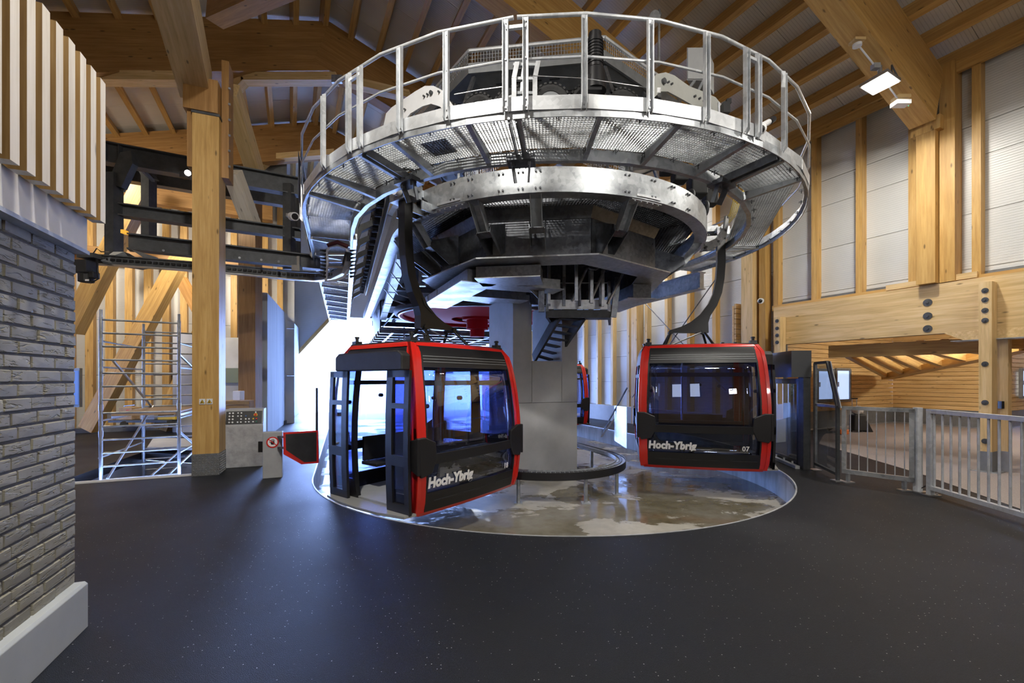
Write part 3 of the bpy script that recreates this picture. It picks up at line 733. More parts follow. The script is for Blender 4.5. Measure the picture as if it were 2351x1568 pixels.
def grating(pts4, name='grating_panel', pitch=.034, mat=None, parent=None, th=.024, tb=.0035):
    """bar grating filling the quad (inner a, inner b, outer b, outer a)"""
    a, b, c, d = [V(p) for p in pts4]; mb = MB()
    nl = max(2, int(((d-c).length)/pitch)); nw = max(2, int((a-d).length/pitch))
    for i in range(nl+1):
        f = i/nl; mb.bar(a.lerp(b, f), d.lerp(c, f), tb, th)
    for j in range(nw+1):
        f = j/nw; mb.bar(a.lerp(d, f), b.lerp(c, f), tb, th*.7)
    return mb.build(name, mat or M['galv_light'], parent)
g = .012
for a0, a1 in zip(cuts[:-1], cuts[1:]):
    e = g/4
    grating([ring_pt(RI+.02, a0+e, ZW+.012), ring_pt(RI+.02, a1-e, ZW+.012), ring_pt(RO-.06, a1-e, ZW+.012), ring_pt(RO-.06, a0+e, ZW+.012)], parent=wk)
n = 12
for i in range(n):
    y0, y1 = WL*i/n, WL*(i+1)/n
    grating([S3(-RI-.02, y0+g, ZW+.012), S3(-RI-.02, y1-g, ZW+.012), S3(-RO+.06, y1-g, ZW+.012), S3(-RO+.06, y0+g, ZW+.012)], parent=wk, pitch=.034 if i < 4 else .06)
grating([S3(RI+.02, 0+g, ZW+.012), S3(RI+.02, WR_, ZW+.012), S3(RO-.06, WR_, ZW+.012), S3(RO-.06, g, ZW+.012)], parent=wk)
for i, a in enumerate(cuts[1:-1]):
    p, q = ring_pt(RI-.01, a, ZW-.05), ring_pt(RO-.03, a, ZW-.05)
    t = (q-p).normalized(); s_ = V((-t.y, t.x, 0))
    mb = MB(); mb.prism([p+V((0, 0, -.07)), q+V((0, 0, .0)), q+V((0, 0, .045)), p+V((0, 0, .045))], s_*.008); mb.bar(p+V((0, 0, -.068)), q+V((0, 0, .0)), .05, .008); mb.build('cross_beam', M['galv'], wk)
for i in range(1, n):
    y0 = WL*i/n; p, q = S3(-RI+.01, y0, ZW-.05), S3(-RO+.03, y0, ZW-.05)
    mb = MB(); mb.prism([p+V((0, 0, -.07)), q, q+V((0, 0, .045)), p+V((0, 0, .045))], (R2.x*.008, R2.y*.008, 0)); mb.bar(p+V((0, 0, -.068)), q, .05, .008); mb.build('cross_beam', M['galv'], wk)
# grating clips
mb = MB()
for a0, a1 in zip(cuts[:-1], cuts[1:]):
    k_ = max(2, int((a1-a0)*4/.42))
    for i in range(k_+1):
        a = a0+(a1-a0)*(i+.0)/k_
        for R_ in (RO-.075, RI+.03):
            for dz_ in (-.006, .006):
                mb.bar(ring_pt(R_-.03, a+dz_, ZW-.02), ring_pt(R_+.035, a+dz_, ZW-.02), .006, .006)
            mb.cyl(ring_pt(R_, a, ZW-.055), ring_pt(R_, a, ZW+.0), .006, 6)
o = mb.build('grating_clips', M['galv_dark'], wk); o['kind'] = 'stuff'
# toe board in lengths
tb_px = [ring_ang(p, RO) for p in (700, 808, 1027, 1160, 1207, 1490, 1620, 1735, 1838)]
def arc(R, a0, a1, n): return [ring_pt(R, a0+(a1-a0)*i/n).xy for i in range(n+1)]
edges = [-PI/2]+tb_px[:]+[PI/2]
edges = sorted(edges)
for a0, a1 in zip(edges[:-1], edges[1:]):
    if a1-a0 < .03: continue
    mb = MB().sweep(arc(RO+.012, a0+.004, a1-.004, max(1, int((a1-a0)/.14))), [(.004, ZW+.004), (.004, ZW+.135), (-.002, ZW+.135), (-.002, ZW+.004)]); mb.build('toe_board', M['galv_light'], wk)
MB().bar(S3(-RO-.012, 0, ZW+.07), S3(-RO-.012, WL, ZW+.07), .006, .13).build('toe_board', M['galv_light'], wk)
ZH, ZM = 4.845, 4.455
def railpath(z, gap=None):
    a = [S3(-RO-.02, y, z) for y in (WL, 8, 4, 1.5)]+[ring_pt(RO+.02, -PI/2+PI*i/18, z) for i in range(19)]+[S3(RO+.02, WR_, z)]
    return a
pts = [ring_pt(RO+.02, -PI/2+PI*i/18, ZH) for i in range(19)]
aG = ring_ang(1183, RO+.02)
L_ = [S3(-RO-.02, y, ZH) for y in (WL, 8, 4, 1.5)]+[p for i, p in enumerate(pts) if -PI/2+PI*i/18 < aG-.02]+[ring_pt(RO+.02, aG-.004, ZH)]
Rr = [ring_pt(RO+.02, aG+.004, ZH)]+[p for i, p in enumerate(pts) if -PI/2+PI*i/18 > aG+.02]+[S3(RO+.02, WR_, ZH)]
MB().tube(L_, .0185, 10).build('handrail', M['galv_light'], wk, smooth=2)
MB().tube(Rr, .0185, 10).build('handrail', M['galv_light'], wk, smooth=2)
MB().tube(railpath(ZM), .0125, 8).build('mid_rail', M['galv_light'], wk, smooth=2)
def railpost(p, out, z0=ZW+.0, z1=ZH-.015):
    t = V((-out.y, out.x, 0)); mb = MB(); b0 = p-out*.006
    w_ = .021
    for s_ in (-1, 1):
        c = b0+t*s_*w_
        mb.prism([c+DZ*(z0-.03), c+out*.045+DZ*(z0+.02), c+out*.045+DZ*(z1-.03), c+DZ*z1], t*.005*s_)
    mb.prism([b0-t*w_+DZ*(z0), b0+t*w_+DZ*(z0), b0+t*w_+DZ*z1, b0-t*w_+DZ*z1], out*.005)
    for zz in (z0+.03, z0+.1, ZM, ZH-.05): mb.cyl(b0+DZ*zz, b0+out*.016+DZ*zz, .009, 6)
    mb.build('railing_post', M['galv_light'], wk)
for px in (745, 803, 829, 920, 1026, 1161, 1207, 1341, 1491, 1620, 1711, 1738, 1797):
    a = ring_ang(px, RO+.03); p = ring_pt(RO+.03, a); o_ = (ring_pt(RO+1, a)-ring_pt(RO, a)); railpost(V((p.x, p.y, 0)), o_)
for a in (1.25, 1.42, PI/2-.02):
    p = ring_pt(RO+.03, a); railpost(V((p.x, p.y, 0)), ring_pt(RO+1, a)-ring_pt(RO, a))
for y in (.25, 1.2, 2.4, 4, 6, 8.5, 11):
    p = S3(-RO-.03, y, 0); railpost(p, V((-Q2.x, -Q2.y, 0)))
for pa, pb_ in ((1161, 1207), (803, 829), (1711, 1738)):
    MB().bar(ring_pt(RO+.03, ring_ang(pa, RO+.03), ZH-.10), ring_pt(RO+.03, ring_ang(pb_, RO+.03), ZH-.10), .03, .03).build('joint_bar', M['galv_light'], wk)
MB().tube([ring_pt(RO-.03, ring_ang(px, RO), 4.25) for px in (1040, 1100, 1160)], .005, 6).build('steel_cable', M['alu'], wk)
MB().tube([ring_pt(RO-.03, ring_ang(px, RO), z) for px, z in ((1215, 4.33), (1340, 4.29), (1490, 4.24))], .004, 6).build('steel_cable', M['alu'], wk)
# hanging brackets under the walkway where it joins the machinery
def wbr(px):
    a = ring_ang(px, 3.6); mb = MB(); t = ring_pt(1, a+PI/2)-ring_pt(0, 0)
    t = V((math.cos(a)*Q2.x+math.sin(a)*R2.x, math.cos(a)*Q2.y+math.sin(a)*R2.y, 0))
    for s_ in (-.035, .035):
        mb.bar(ring_pt(RI-.12, a, ZW-.10)+t*s_, ring_pt(RO-.02, a, ZW-.045)+t*s_, .012, .09)
    mb.box(ring_pt(RI+.02, a, ZW-.13), (.30, .2, .05), (t, V((-t.y, t.x, 0)), DZ))
    for s_ in (-.1, .1): mb.bar(ring_pt(RI+.05, a, ZW-.1)+t*s_, ring_pt(RI-.05, a, ZW-.33)+t*s_*.7, .012, .07)
    for s_ in (-.08, .08): mb.cyl(ring_pt(RI+.06, a, ZW-.2)+t*s_, ring_pt(RI+.06, a, ZW-.05)+t*s_, .014, 8)
    mb.build('bracket', M['galv_dark'], wk)
for px in (1190, 1700, 905): wbr(px)
# ------------------------------------------------------------------ guide rail ring
GR = 2.74
gr = thing('guide_rail', 'deep galvanised rail beam curving round under the walkway', 'rail', S3(0, 0, 3.8))
MB().sweep(upath(GR, 11, 9, 40), [(0, 4.09), (-.10, 4.09), (-.10, 4.075), (-.02, 4.075), (-.02, 3.795), (-.19, 3.795), (-.19, 3.78), (0, 3.78)]).build('rail_beam', M['galv'], gr, smooth=2)
for px in (1150, 1195, 1235, 1440, 1500, 1545, 1580, 1080, 1040):
    a = ring_ang(px, GR)
    for da in (-.010, .010):
        p = ring_pt(GR, a+da, 0); d = ring_pt(GR+.02, a+da, 0)
        for zz in (3.83, 4.04): MB().cyl(V((p.x, p.y, zz)), V((d.x, d.y, zz)), .013, 6).build('bolt', M['galv_dark'], gr)
for px in (1030, 1490):
    a = ring_ang(px, GR); mb = MB()
    pts = arc(GR+.002, a-.07, a+.07, 4); mb.sweep(pts, [(.012, 3.80), (.012, 3.83), (0, 3.83), (0, 3.80)]); mb.sweep(arc(GR-.02, a-.09, a+.09, 4), [(.0, 3.765), (.0, 3.78), (-.15, 3.78), (-.15, 3.765)])
    for i in range(5):
        b_ = a-.07+.035*i
        for R_ in (GR-.04, GR-.14): mb.cyl(ring_pt(R_, b_, 3.75), ring_pt(R_, b_, 3.77), .013, 6)
    mb.build('splice_plate', M['galv_light'], gr)
# ------------------------------------------------------------------ central hub under the machinery
hub = thing('station_hub', 'dark octagonal steel hub with bracket arms under the ring', 'machinery', S3(0, 0, 3.2))
A0_ = math.radians(-6)
def octo(R, z, n=8): return [ring_pt(R, A0_+2*PI*i/n, z) for i in range(n)]
for i in range(8):
    a0, a1 = A0_+2*PI*i/8, A0_+2*PI*(i+1)/8
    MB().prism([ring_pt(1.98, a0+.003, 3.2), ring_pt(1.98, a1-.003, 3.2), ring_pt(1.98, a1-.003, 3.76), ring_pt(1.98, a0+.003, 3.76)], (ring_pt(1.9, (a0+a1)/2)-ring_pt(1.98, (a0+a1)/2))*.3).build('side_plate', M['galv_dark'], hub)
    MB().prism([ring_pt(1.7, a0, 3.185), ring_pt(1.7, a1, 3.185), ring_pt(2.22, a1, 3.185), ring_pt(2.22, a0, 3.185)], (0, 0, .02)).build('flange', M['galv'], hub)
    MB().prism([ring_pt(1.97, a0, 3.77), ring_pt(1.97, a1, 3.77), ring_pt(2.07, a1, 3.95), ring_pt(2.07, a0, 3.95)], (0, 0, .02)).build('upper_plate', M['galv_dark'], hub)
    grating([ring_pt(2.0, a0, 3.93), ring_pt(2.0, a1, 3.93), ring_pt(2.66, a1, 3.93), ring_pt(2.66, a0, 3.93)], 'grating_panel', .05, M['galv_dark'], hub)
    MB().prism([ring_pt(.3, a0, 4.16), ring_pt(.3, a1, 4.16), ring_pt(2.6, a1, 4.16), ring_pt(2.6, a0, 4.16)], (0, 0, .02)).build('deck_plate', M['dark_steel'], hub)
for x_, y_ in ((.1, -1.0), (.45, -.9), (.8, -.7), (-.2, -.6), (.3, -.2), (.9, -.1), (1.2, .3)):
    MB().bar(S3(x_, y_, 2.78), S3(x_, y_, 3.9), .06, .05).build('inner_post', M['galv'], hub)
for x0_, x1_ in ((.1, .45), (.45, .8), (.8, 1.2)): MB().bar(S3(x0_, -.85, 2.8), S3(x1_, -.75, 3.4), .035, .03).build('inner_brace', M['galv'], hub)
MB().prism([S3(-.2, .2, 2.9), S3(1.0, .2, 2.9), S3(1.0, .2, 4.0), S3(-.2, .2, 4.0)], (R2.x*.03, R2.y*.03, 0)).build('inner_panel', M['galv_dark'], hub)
def arm(a):
    t = V((math.cos(a)*Q2.x+math.sin(a)*R2.x, math.cos(a)*Q2.y+math.sin(a)*R2.y, 0)); mb = MB()
    for s_ in (-.10, .10):
        mb.prism([ring_pt(1.94, a, 3.30)+t*s_, ring_pt(1.94, a, 3.72)+t*s_, ring_pt(2.4, a, 3.55)+t*s_, ring_pt(2.42, a, 3.45)+t*s_, ring_pt(2.1, a, 3.24)+t*s_], t*.008)
    mb.prism([ring_pt(2.30, a, 3.42)-t*.1, ring_pt(2.30, a, 3.42)+t*.1, ring_pt(2.42, a, 3.46)+t*.1, ring_pt(2.42, a, 3.46)-t*.1], (0, 0, .012))
    mb.build('bracket_arm', M['galv_dark'], hub)
    mb = MB()
    for s_ in (-.07, .07):
        mb.prism([ring_pt(2.34, a, 3.47)+t*s_, ring_pt(2.44, a, 3.45)+t*s_, ring_pt(2.70, a, 3.79)+t*s_, ring_pt(2.56, a, 3.79)+t*s_], t*.008)
    mb.prism([ring_pt(2.34, a, 3.47)-t*.07, ring_pt(2.34, a, 3.47)+t*.07, ring_pt(2.56, a, 3.79)+t*.07, ring_pt(2.56, a, 3.79)-t*.07], (0, 0, .008))
    mb.build('strut', M['galv'], hub)
for px in (1110, 1232, 1425): arm(ring_ang(px, 2.4))
for a in (-1.25, .95, 1.4, -1.6, 1.75): arm(a)
# box girders running back from the hub
for x, lab, ys, z in ((-1.35, 'left', 1.0, 3.86), (1.15, 'right', 1.6, 3.86)):
    t = thing('box_girder', 'long galvanised box girder running back from the hub on the %s side' % lab, 'girder', S3(x, 3, z))
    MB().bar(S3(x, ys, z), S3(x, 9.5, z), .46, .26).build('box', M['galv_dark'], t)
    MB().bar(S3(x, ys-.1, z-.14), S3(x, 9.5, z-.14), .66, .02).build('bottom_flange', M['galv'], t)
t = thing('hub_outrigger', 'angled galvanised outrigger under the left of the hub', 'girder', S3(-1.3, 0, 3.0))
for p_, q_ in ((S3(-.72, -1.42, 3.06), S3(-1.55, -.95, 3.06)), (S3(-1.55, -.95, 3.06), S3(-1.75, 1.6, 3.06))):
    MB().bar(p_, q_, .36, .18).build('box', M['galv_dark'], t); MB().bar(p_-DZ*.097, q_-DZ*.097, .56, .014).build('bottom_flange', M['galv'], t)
t = thing('hub_outrigger', 'angled galvanised outrigger with a notched end under the right of the hub', 'girder', S3(1.3, 0, 3.0))
for p_, q_ in ((S3(1.45, -.95, 3.05), S3(1.75, .6, 3.05)),):
    MB().bar(p_, q_, .34, .24).build('box', M['galv_dark'], t); MB().bar(p_-DZ*.125, q_-DZ*.125, .54, .014).build('bottom_flange', M['galv'], t)
for i, (y, x0, x1, z) in enumerate(((-.75, -1.35, -.1, 3.06), (.35, -1.4, -.25, 3.06), (3.3, -1.3, 1.3, 3.66), (5.2, -1.3, 1.3, 3.66))):
    o = MB().bar(S3(x0, y, z), S3(x1, y, z), .14, .18).bar(S3(x0, y, z-.095), S3(x1, y, z-.095), .42, .014).build('cross_girder', M['galv']); tag(o, ['short galvanised cross girder under the near edge of the hub', 'short galvanised cross girder just in front of the concrete pillar top', 'galvanised cross girder behind the concrete pillar', 'galvanised cross girder above the red bullwheel'][i], 'girder')
t = thing('steel_bracket', 'slanting steel bracket with a punched upright left of the hanging stair platform', 'bracket', P(1235, 650, 7.2))
MB().prism([P(1150, 598, 7.0), P(1175, 592, 7.0), P(1240, 640, 7.2), P(1240, 690, 7.2)], (0, .012, 0)).build('slanting_plate', M['galv_dark'], t)
MB().bar(P(1243, 585, 7.2), P(1243, 716, 7.2), .09, .10).build('upright', M['galv_dark'], t)
# ------------------------------------------------------------------ concrete pillar
pc = V((.02, 8.55)); pw, pd = 1.43, 1.5
def PC(x, y, z): p = pc+Q2*x+R2*y; return V((p.x, p.y, z))
pil = thing('concrete_pillar', 'grey concrete pillar carrying the station, notched for the stair', 'pillar', PC(pw/2, pd/2, PZ))
def blk(name, x0, x1, z0, z1, y1=pd, y0=0.): return MB().prism([PC(x0, y0, z0), PC(x1, y0, z0), PC(x1, y1, z0), PC(x0, y1, z0)], (0, 0, z1-z0)).build(name, M['concrete'], pil)
blk('lower_block', 0, pw, PZ, 1.02); blk('upper_block', .0, .40, 1.028, 3.17); blk('middle_block', .408, 1.07, 1.028, 1.86); blk('right_block', 1.078, pw, 1.028, 3.1)

# ------------------------------------------------------------------ stair and hanging platform
st = thing('steel_stair', 'steep steel stair dropping through the notch of the concrete pillar', 'stair', P(1270, 780, 8.8))
tL, bL, tR, bR = P(1283, 722, 8.25), P(1226, 822, 9.3), P(1338, 726, 8.45), P(1264, 834, 9.5)
MB().bar(tL, bL, .05, .20).build('stringer', M['dark_steel'], st); MB().bar(tR, bR, .05, .20).build('stringer', M['dark_steel'], st)
for i in range(7):
    f = (i+.5)/7; MB().bar(tL.lerp(bL, f), tR.lerp(bR, f), .20, .03).build('tread', M['dark_steel'], st)
hp = thing('hanging_platform', 'small hanging steel platform with a pale toe board above the stair', 'platform', P(1325, 705, 8.0))
A, B, Cc, D = P(1256, 705, 7.9), P(1398, 716, 7.9), P(1400, 722, 9.0), P(1268, 716, 9.0)
zb = 2.72
A, B, Cc, D = [V((p.x, p.y, zb)) for p in (A, B, Cc, D)]
MB().prism([A, B, Cc, D], (0, 0, .03)).build('deck', M['dark_steel'], hp)
for p, q in ((A, B), (D, A), (B, Cc)):
    MB().bar(p+DZ*.13, q+DZ*.13, .012, .17).build('toe_board', M['galv_light'], hp)
    MB().bar(p-DZ*.05, q-DZ*.05, .05, .12).build('edge_beam', M['dark_steel'], hp)
for f in (.03, .27, .52, .86): 
    p = A.lerp(B, f); MB().bar(p-V((0, .02, -.1)), p+V((0, -.02, .62)), .05, .05).build('railing_post', M['galv_dark'], hp)
MB().tube([A+DZ*.52, B+DZ*.52], .012, 6).build('rail', M['galv'], hp)
for k_, p in enumerate((A, B, Cc, D)): MB().bar(p, p+DZ*.55, .05, .05).build('hanger', M['galv_dark'], hp)
for f in (.2, .5, .8): MB().bar(D.lerp(Cc, f), D.lerp(Cc, f+.12)+DZ*.6, .03, .03).build('brace', M['galv_dark'], hp)
MB().bar(B+V((.08, 0, -.1)), B+V((.16, .0, .62)), .07, .10).build('side_plate', M['galv_dark'], hp)
lt = thing('work_light', 'small flat work light hung under the hub above the stair', 'lamp', P(1370, 612, 7.3))
MB().prism([P(1336, 618, 7.2), P(1372, 626, 7.2), P(1396, 612, 7.6), P(1362, 604, 7.6)], (0, 0, .02)).build('housing', M['clear'], lt)
MB().prism([P(1350, 617, 7.28), P(1368, 621, 7.28), P(1380, 614, 7.5), P(1364, 610, 7.5)], (0, 0, .012)).build('board', M['white'], lt)
MB().bar(P(1379, 606, 7.45), P(1379, 588, 7.45), .03, .02).build('arm', M['galv'], lt)
# ------------------------------------------------------------------ red bullwheel
bw = thing('bullwheel', 'big red horizontal bullwheel behind the concrete pillar', 'wheel', S3(.03, 4.45, 3.3))
bc = S3(.03, 4.45, 3.3)
MB().torus(bc, DZ, 2.2, .07, 56, 8, 1.2).build('groove_rim', M['black_mat'], bw, smooth=True)
MB().torus(bc-DZ*.06, DZ, 2.08, .055, 56, 8).build('rim', M['orange_red'], bw, smooth=True)
MB().torus(bc-DZ*.1, DZ, 2.13, .022, 56, 6).build('liner', M['alu'], bw, smooth=True)
MB().sweep([(bc.x+1.72*math.cos(2*PI*i/40), bc.y-1.72*math.sin(2*PI*i/40)) for i in range(40)], [(1.0, bc.z-.14), (-.36, bc.z-.02), (-.36, bc.z+.01), (1.0, bc.z-.10)], True).build('web', M['orange_red'], bw, smooth=2)
for i in range(6):
    a = i*PI/3+.5; d = V((math.cos(a), math.sin(a), 0)); s_ = V((-d.y, d.x, 0))
    MB().prism([bc+d*.2-s_*.28-DZ*.05, bc+d*.2+s_*.28-DZ*.05, bc+d*2.05+s_*.2-DZ*.03, bc+d*2.05-s_*.2-DZ*.03], (0, 0, .08)).build('spoke', M['orange_red'], bw)
MB().cyl(bc-DZ*.16, bc+DZ*.15, .42, 24).build('hub', M['orange_red'], bw, smooth=2)
MB().cyl(bc-DZ*.42, bc-DZ*.16, .30, 20).cyl(bc-DZ*.62, bc-DZ*.42, .2, 18).build('hub_shaft', M['orange_red'], bw, smooth=2)
for s_ in (-1, 1):
    o = MB().tube([S3(.03+s_*2.2, 4.5, 3.3), S3(.03+s_*2.2, 30, 3.6)], .022, 6).build('haul_rope', M['galv_dark']); tag(o, 'steel haul rope leaving the %s side of the red bullwheel' % ('left' if s_ < 0 else 'right'), 'rope')
# ------------------------------------------------------------------ tyre conveyor
tc_ = thing('tyre_conveyor', 'white carrier plate with a row of rubber drive tyres above the rail', 'conveyor', S3(0, 0, 4.5))
MB().sweep(upath(2.72, 9.5, 9, 36), [(0, 4.98), (-.015, 4.98), (-.015, 4.55), (0, 4.55)]).build('carrier_plate', M['white'], tc_)
mb = MB()
tr = .235
tm = MB().torus((0, 0, 0), DX, tr-.055, .055, 24, 8, 1.25)
for i in range(24):
    t0 = 2*PI*i/24; d = V((0, math.cos(t0), math.sin(t0))); tm.box(d*(tr-.008), (.12, .03, .022), (DX, V((0, -d.z, d.y)), d))
rim = MB().cyl((-.05, 0, 0), (.04, 0, 0), tr-.085, 18).cyl((-.06, 0, 0), (.07, 0, 0), .05, 10)
tyre_me = rim_me = None
def tyre(p, d):
    global tyre_me, rim_me
    x = V((d.x, d.y, 0)).normalized(); y = DZ.cross(x); mm = Matrix(((x.x, y.x, 0, p.x), (x.y, y.y, 0, p.y), (0, 0, 1, p.z), (0, 0, 0, 1)))
    if tyre_me is None:
        a = tm.build('tyre', M['rubber']); b_ = rim.build('rim', M['steel_grey']); tyre_me, rim_me = a.data, b_.data
        bpy.data.objects.remove(a); bpy.data.objects.remove(b_)
    o = bpy.data.objects.new('tyre', tyre_me); COL.objects.link(o); o.matrix_world = mm; WM[o.name] = mm; par(o, tc_)
    r_ = bpy.data.objects.new('rim', rim_me); COL.objects.link(r_); r_.matrix_world = mm; WM[r_.name] = mm; par(r_, o)
RT = 2.86; a = -PI/2
angs = [ring_ang(px, RT) for px in (1098, 1172, 1248, 1330, 1412, 1500)]
da = (angs[-1]-angs[0])/5; k0 = angs[0]
k_ = -12
while k_ < 16:
    a = k0+da*k_
    if -PI/2 < a < PI/2: 
        p = ring_pt(RT, a, 4.76); tyre(p, ring_pt(RT+1, a)-ring_pt(RT, a))
    k_ += 1
for i in range(20): tyre(S3(-RT, .25+.46*i, 4.76), V((-Q2.x, -Q2.y, 0)))
for i in range(6): tyre(S3(RT, .25+.46*i, 4.76), V((Q2.x, Q2.y, 0)))
# bolts on the plate
mb = MB()
for i in range(60):
    a = -1.2+2.4*i/59; p = ring_pt(2.72, a, 4.9); d = ring_pt(2.74, a, 4.9); mb.cyl(p, d, .014, 6)
mb.build('bolt_row', M['dark_steel'], tc_)['kind'] = 'stuff'
# white arched end plates
def arch(name, label, px0, px1, R, outline, holes, mat):
    a0, a1 = ring_ang(px0, R), ring_ang(px1, R); A, B = ring_pt(R, a0), ring_pt(R, a1)
    n_ = V((B.y-A.y, A.x-B.x, 0)).normalized()
    def on(px, py):
        k = (px-1175.5)/1000
        # intersection of view column with the vertical plane A-B
        d = B-A; den = d.x-k*d.y; t = (k*A.y-A.x)/den; q = A+d*t
        return V((q.x, q.y, H+(870-py)/1000*q.y))
    t = thing(name, label, 'machinery', on((px0+px1)/2, 260))
    poly = [on(*p) for p in outline]; mb = MB(); mb.prism(poly, n_*.02)
    o = mb.build('plate', M[mat], t)
    for px, py, r in holes:
        p = on(px, py); MB().cyl(p-n_*.03, p+n_*.05, r, 12).build('stud', M['dark_steel'], t)
    for px, py in ((px0+22, 300), (px0+60, 285)):
        pass
    return t, on, n_
t, on1, n1_ = arch('arched_plate', 'white arched steel plate at the left end of the tyre row', 895, 1060, 3.05,
    [(884, 330), (883, 290), (889, 262), (902, 248), (955, 212), (978, 199), (998, 199), (1016, 208), (1032, 230), (1046, 250), (1060, 268), (1060, 285), (1042, 280), (1028, 262), (1012, 246), (992, 240), (972, 246), (945, 262), (930, 280), (922, 330)],
    [(994, 216, .025), (986, 220, .012), (978, 224, .012), (934, 254, .012), (1012, 214, .012)], 'white')
MB().tube([on1(940, 262), on1(948, 252), on1(985, 238), on1(1020, 225)], .006, 6).build('hose', M['black'], t)
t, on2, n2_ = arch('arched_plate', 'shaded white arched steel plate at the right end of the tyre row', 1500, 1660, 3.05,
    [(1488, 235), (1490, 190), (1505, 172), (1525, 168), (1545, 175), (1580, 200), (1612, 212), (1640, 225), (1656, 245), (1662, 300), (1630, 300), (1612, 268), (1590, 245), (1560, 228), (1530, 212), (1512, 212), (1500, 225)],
    [(1519, 190, .035), (1529, 192, .012), (1537, 196, .012), (1590, 224, .014), (1601, 229, .014), (1611, 234, .014)], 'arch_shaded')
MB().tube([on2(1570, 210), on2(1580, 214), on2(1582, 232)], .006, 6).build('hose', M['black'], t)
# ------------------------------------------------------------------ guard cage above the tyres
cg = thing('guard_cage', 'octagonal mesh guard and cable tray roof above the tyre row', 'guard', S3(0, 0, 5.9))
RC = 2.38
for i in range(-3, 5):
    a0, a1 = A0_+PI/4*i, A0_+PI/4*(i+1)
    p = lambda R, a, z: ring_pt(R, a, z)
    MB().tube([p(RC, a0, 6.0), p(RC, a1, 6.0)], .028, 8).build('top_rail', M['galv_light'], cg, smooth=2)
    grating([p(RC, a0, 5.83), p(RC, a1, 5.83), p(RC, a1, 5.98), p(RC, a0, 5.98)], 'mesh_strip', .04, M['galv'], cg, .006, .006)
    MB().prism([p(RC+.02, a0, 5.68), p(RC+.02, a1, 5.68), p(RC+.02, a1, 5.82), p(RC+.02, a0, 5.82)], (p(1, (a0+a1)/2, 0)-p(1.03, (a0+a1)/2, 0))).build('edge_channel', M['steel_grey'], cg)
    mb = MB().prism([p(1.55, a0, 5.5), p(1.55, a1, 5.5), p(RC, a1, 5.7), p(RC, a0, 5.7)], (0, 0, .02)); mb.build('tray_panel', M['steel_grey'], cg)
    mb = MB()
    for f in (.2, .35, .5, .65, .8):
        for g_ in (.25, .5, .75):
            q = p(1.55, a0, 5.495).lerp(p(1.55, a1, 5.495), f).lerp(p(RC, a0, 5.695).lerp(p(RC, a1, 5.695), f), g_)
            t_ = (p(1, a1, 0)-p(1, a0, 0)).normalized(); mb.box(q-DZ*.004, (.14, .02, .008), (t_, V((-t_.y, t_.x, 0)), DZ))
    mb.build('slots', M['black'], cg)['kind'] = 'stuff'
    for f in (.02, .5):
        q = p(1.6, a0, 4.75).lerp(p(1.6, a1, 4.75), f); MB().bar(q, q+DZ*.75, .04, .04).build('post', M['galv_dark'], cg)
        q2 = p(RC-.05, a0, 5.66).lerp(p(RC-.05, a1, 5.66), f); MB().bar(p(2.65, a0, 4.95).lerp(p(2.65, a1, 4.95), f), q2, .05, .04).build('post', M['galv_dark'], cg)
    grating([p(1.5, a0, 4.8), p(1.5, a1, 4.8), p(1.5, a1, 5.48), p(1.5, a0, 5.48)], 'mesh_panel', .06, M['galv'], cg, .007, .007)
# ------------------------------------------------------------------ machinery details on top
t = thing('gear_motor', 'black upright gear motor behind the walkway rail', 'motor', P(1362, 180, 5.0))
c = P(1366, 92, 5.05)
MB().cyl(c-DZ*.34, c, .09, 18).cyl(c, c+DZ*.07, .075, 14).build('motor', M['black'], t, smooth=2)
mb = MB()
for i in range(8): mb.cyl(c-DZ*(.30-.035*i), c-DZ*(.29-.035*i), .1, 18)
mb.build('fins', M['black'], t)
MB().box(c+V((-.10, .02, -.08)), (.1, .1, .14)).build('terminal_box', M['black'], t)
MB().cyl(c-DZ*.36, c-DZ*.60, .11, 16, .13).box(c-V((.05, 0, .55)), (.22, .2, .18)).build('gearbox', M['black'], t, smooth=2)
t = thing('tensioner', 'galvanised upright frame with linkage behind the gap in the handrail', 'machinery', P(1200, 230, 4.7))
for px in (1180, 1228):
    MB().bar(P(px, 236, 4.75), P(px, 180, 4.75), .03, .05).bar(P(px, 180, 4.75), P(px+8, 140, 4.75), .03, .05).build('upright', M['galv_light'], t)
for y_ in (215, 182, 150): MB().bar(P(1178, y_, 4.78), P(1232, y_, 4.78), .04, .03).build('cross_bar', M['galv'], t)
MB().tube([P(1196, 230, 4.8), P(1200, 170, 4.8), P(1206, 120, 4.8)], .02, 8).build('rod', M['galv'], t); MB().box(P(1205, 165, 4.82), (.07, .06, .09)).build('sensor', M['white'], t)
t = thing('switch_cabinet', 'pale grey switch cabinet standing above the right end of the walkway', 'cabinet', P(1605, 190, 5.7))
mb = MB(); p = P(1577, 184, 5.9); q = P(1622, 184, 5.9)
MB().prism([p, q, q+V((.24, .30, 0)), p+V((.24, .30, 0))], (0, 0, .44)).build('body', M['grey_paint'], t)
MB().bar(p+V((.008, -.008, .22)), q+V((-.008, -.008, .22)), .012, .42).build('door', M['grey_paint'], t)
MB().bar(p+V((.1, -.02, -.02)), P(1580, 205, 5.9), .03, .03).bar(q+V((-.05, -.02, -.02)), P(1600, 215, 5.9), .03, .03).build('legs', M['galv'], t)
t = thing('horn_speaker', 'small grey horn loudspeaker on a pole above the walkway', 'speaker', P(1512, 150, 6.2))
MB().tube([P(1513, 150, 6.2), P(1513, 42, 6.2)], .018, 8).build('pole', M['galv'], t)
MB().cyl(P(1503, 38, 6.15), P(1510, 36, 6.3), .075, 14, .03).cyl(P(1510, 36, 6.3), P(1512, 35, 6.36), .045, 12).build('horn', M['galv'], t, smooth=2)
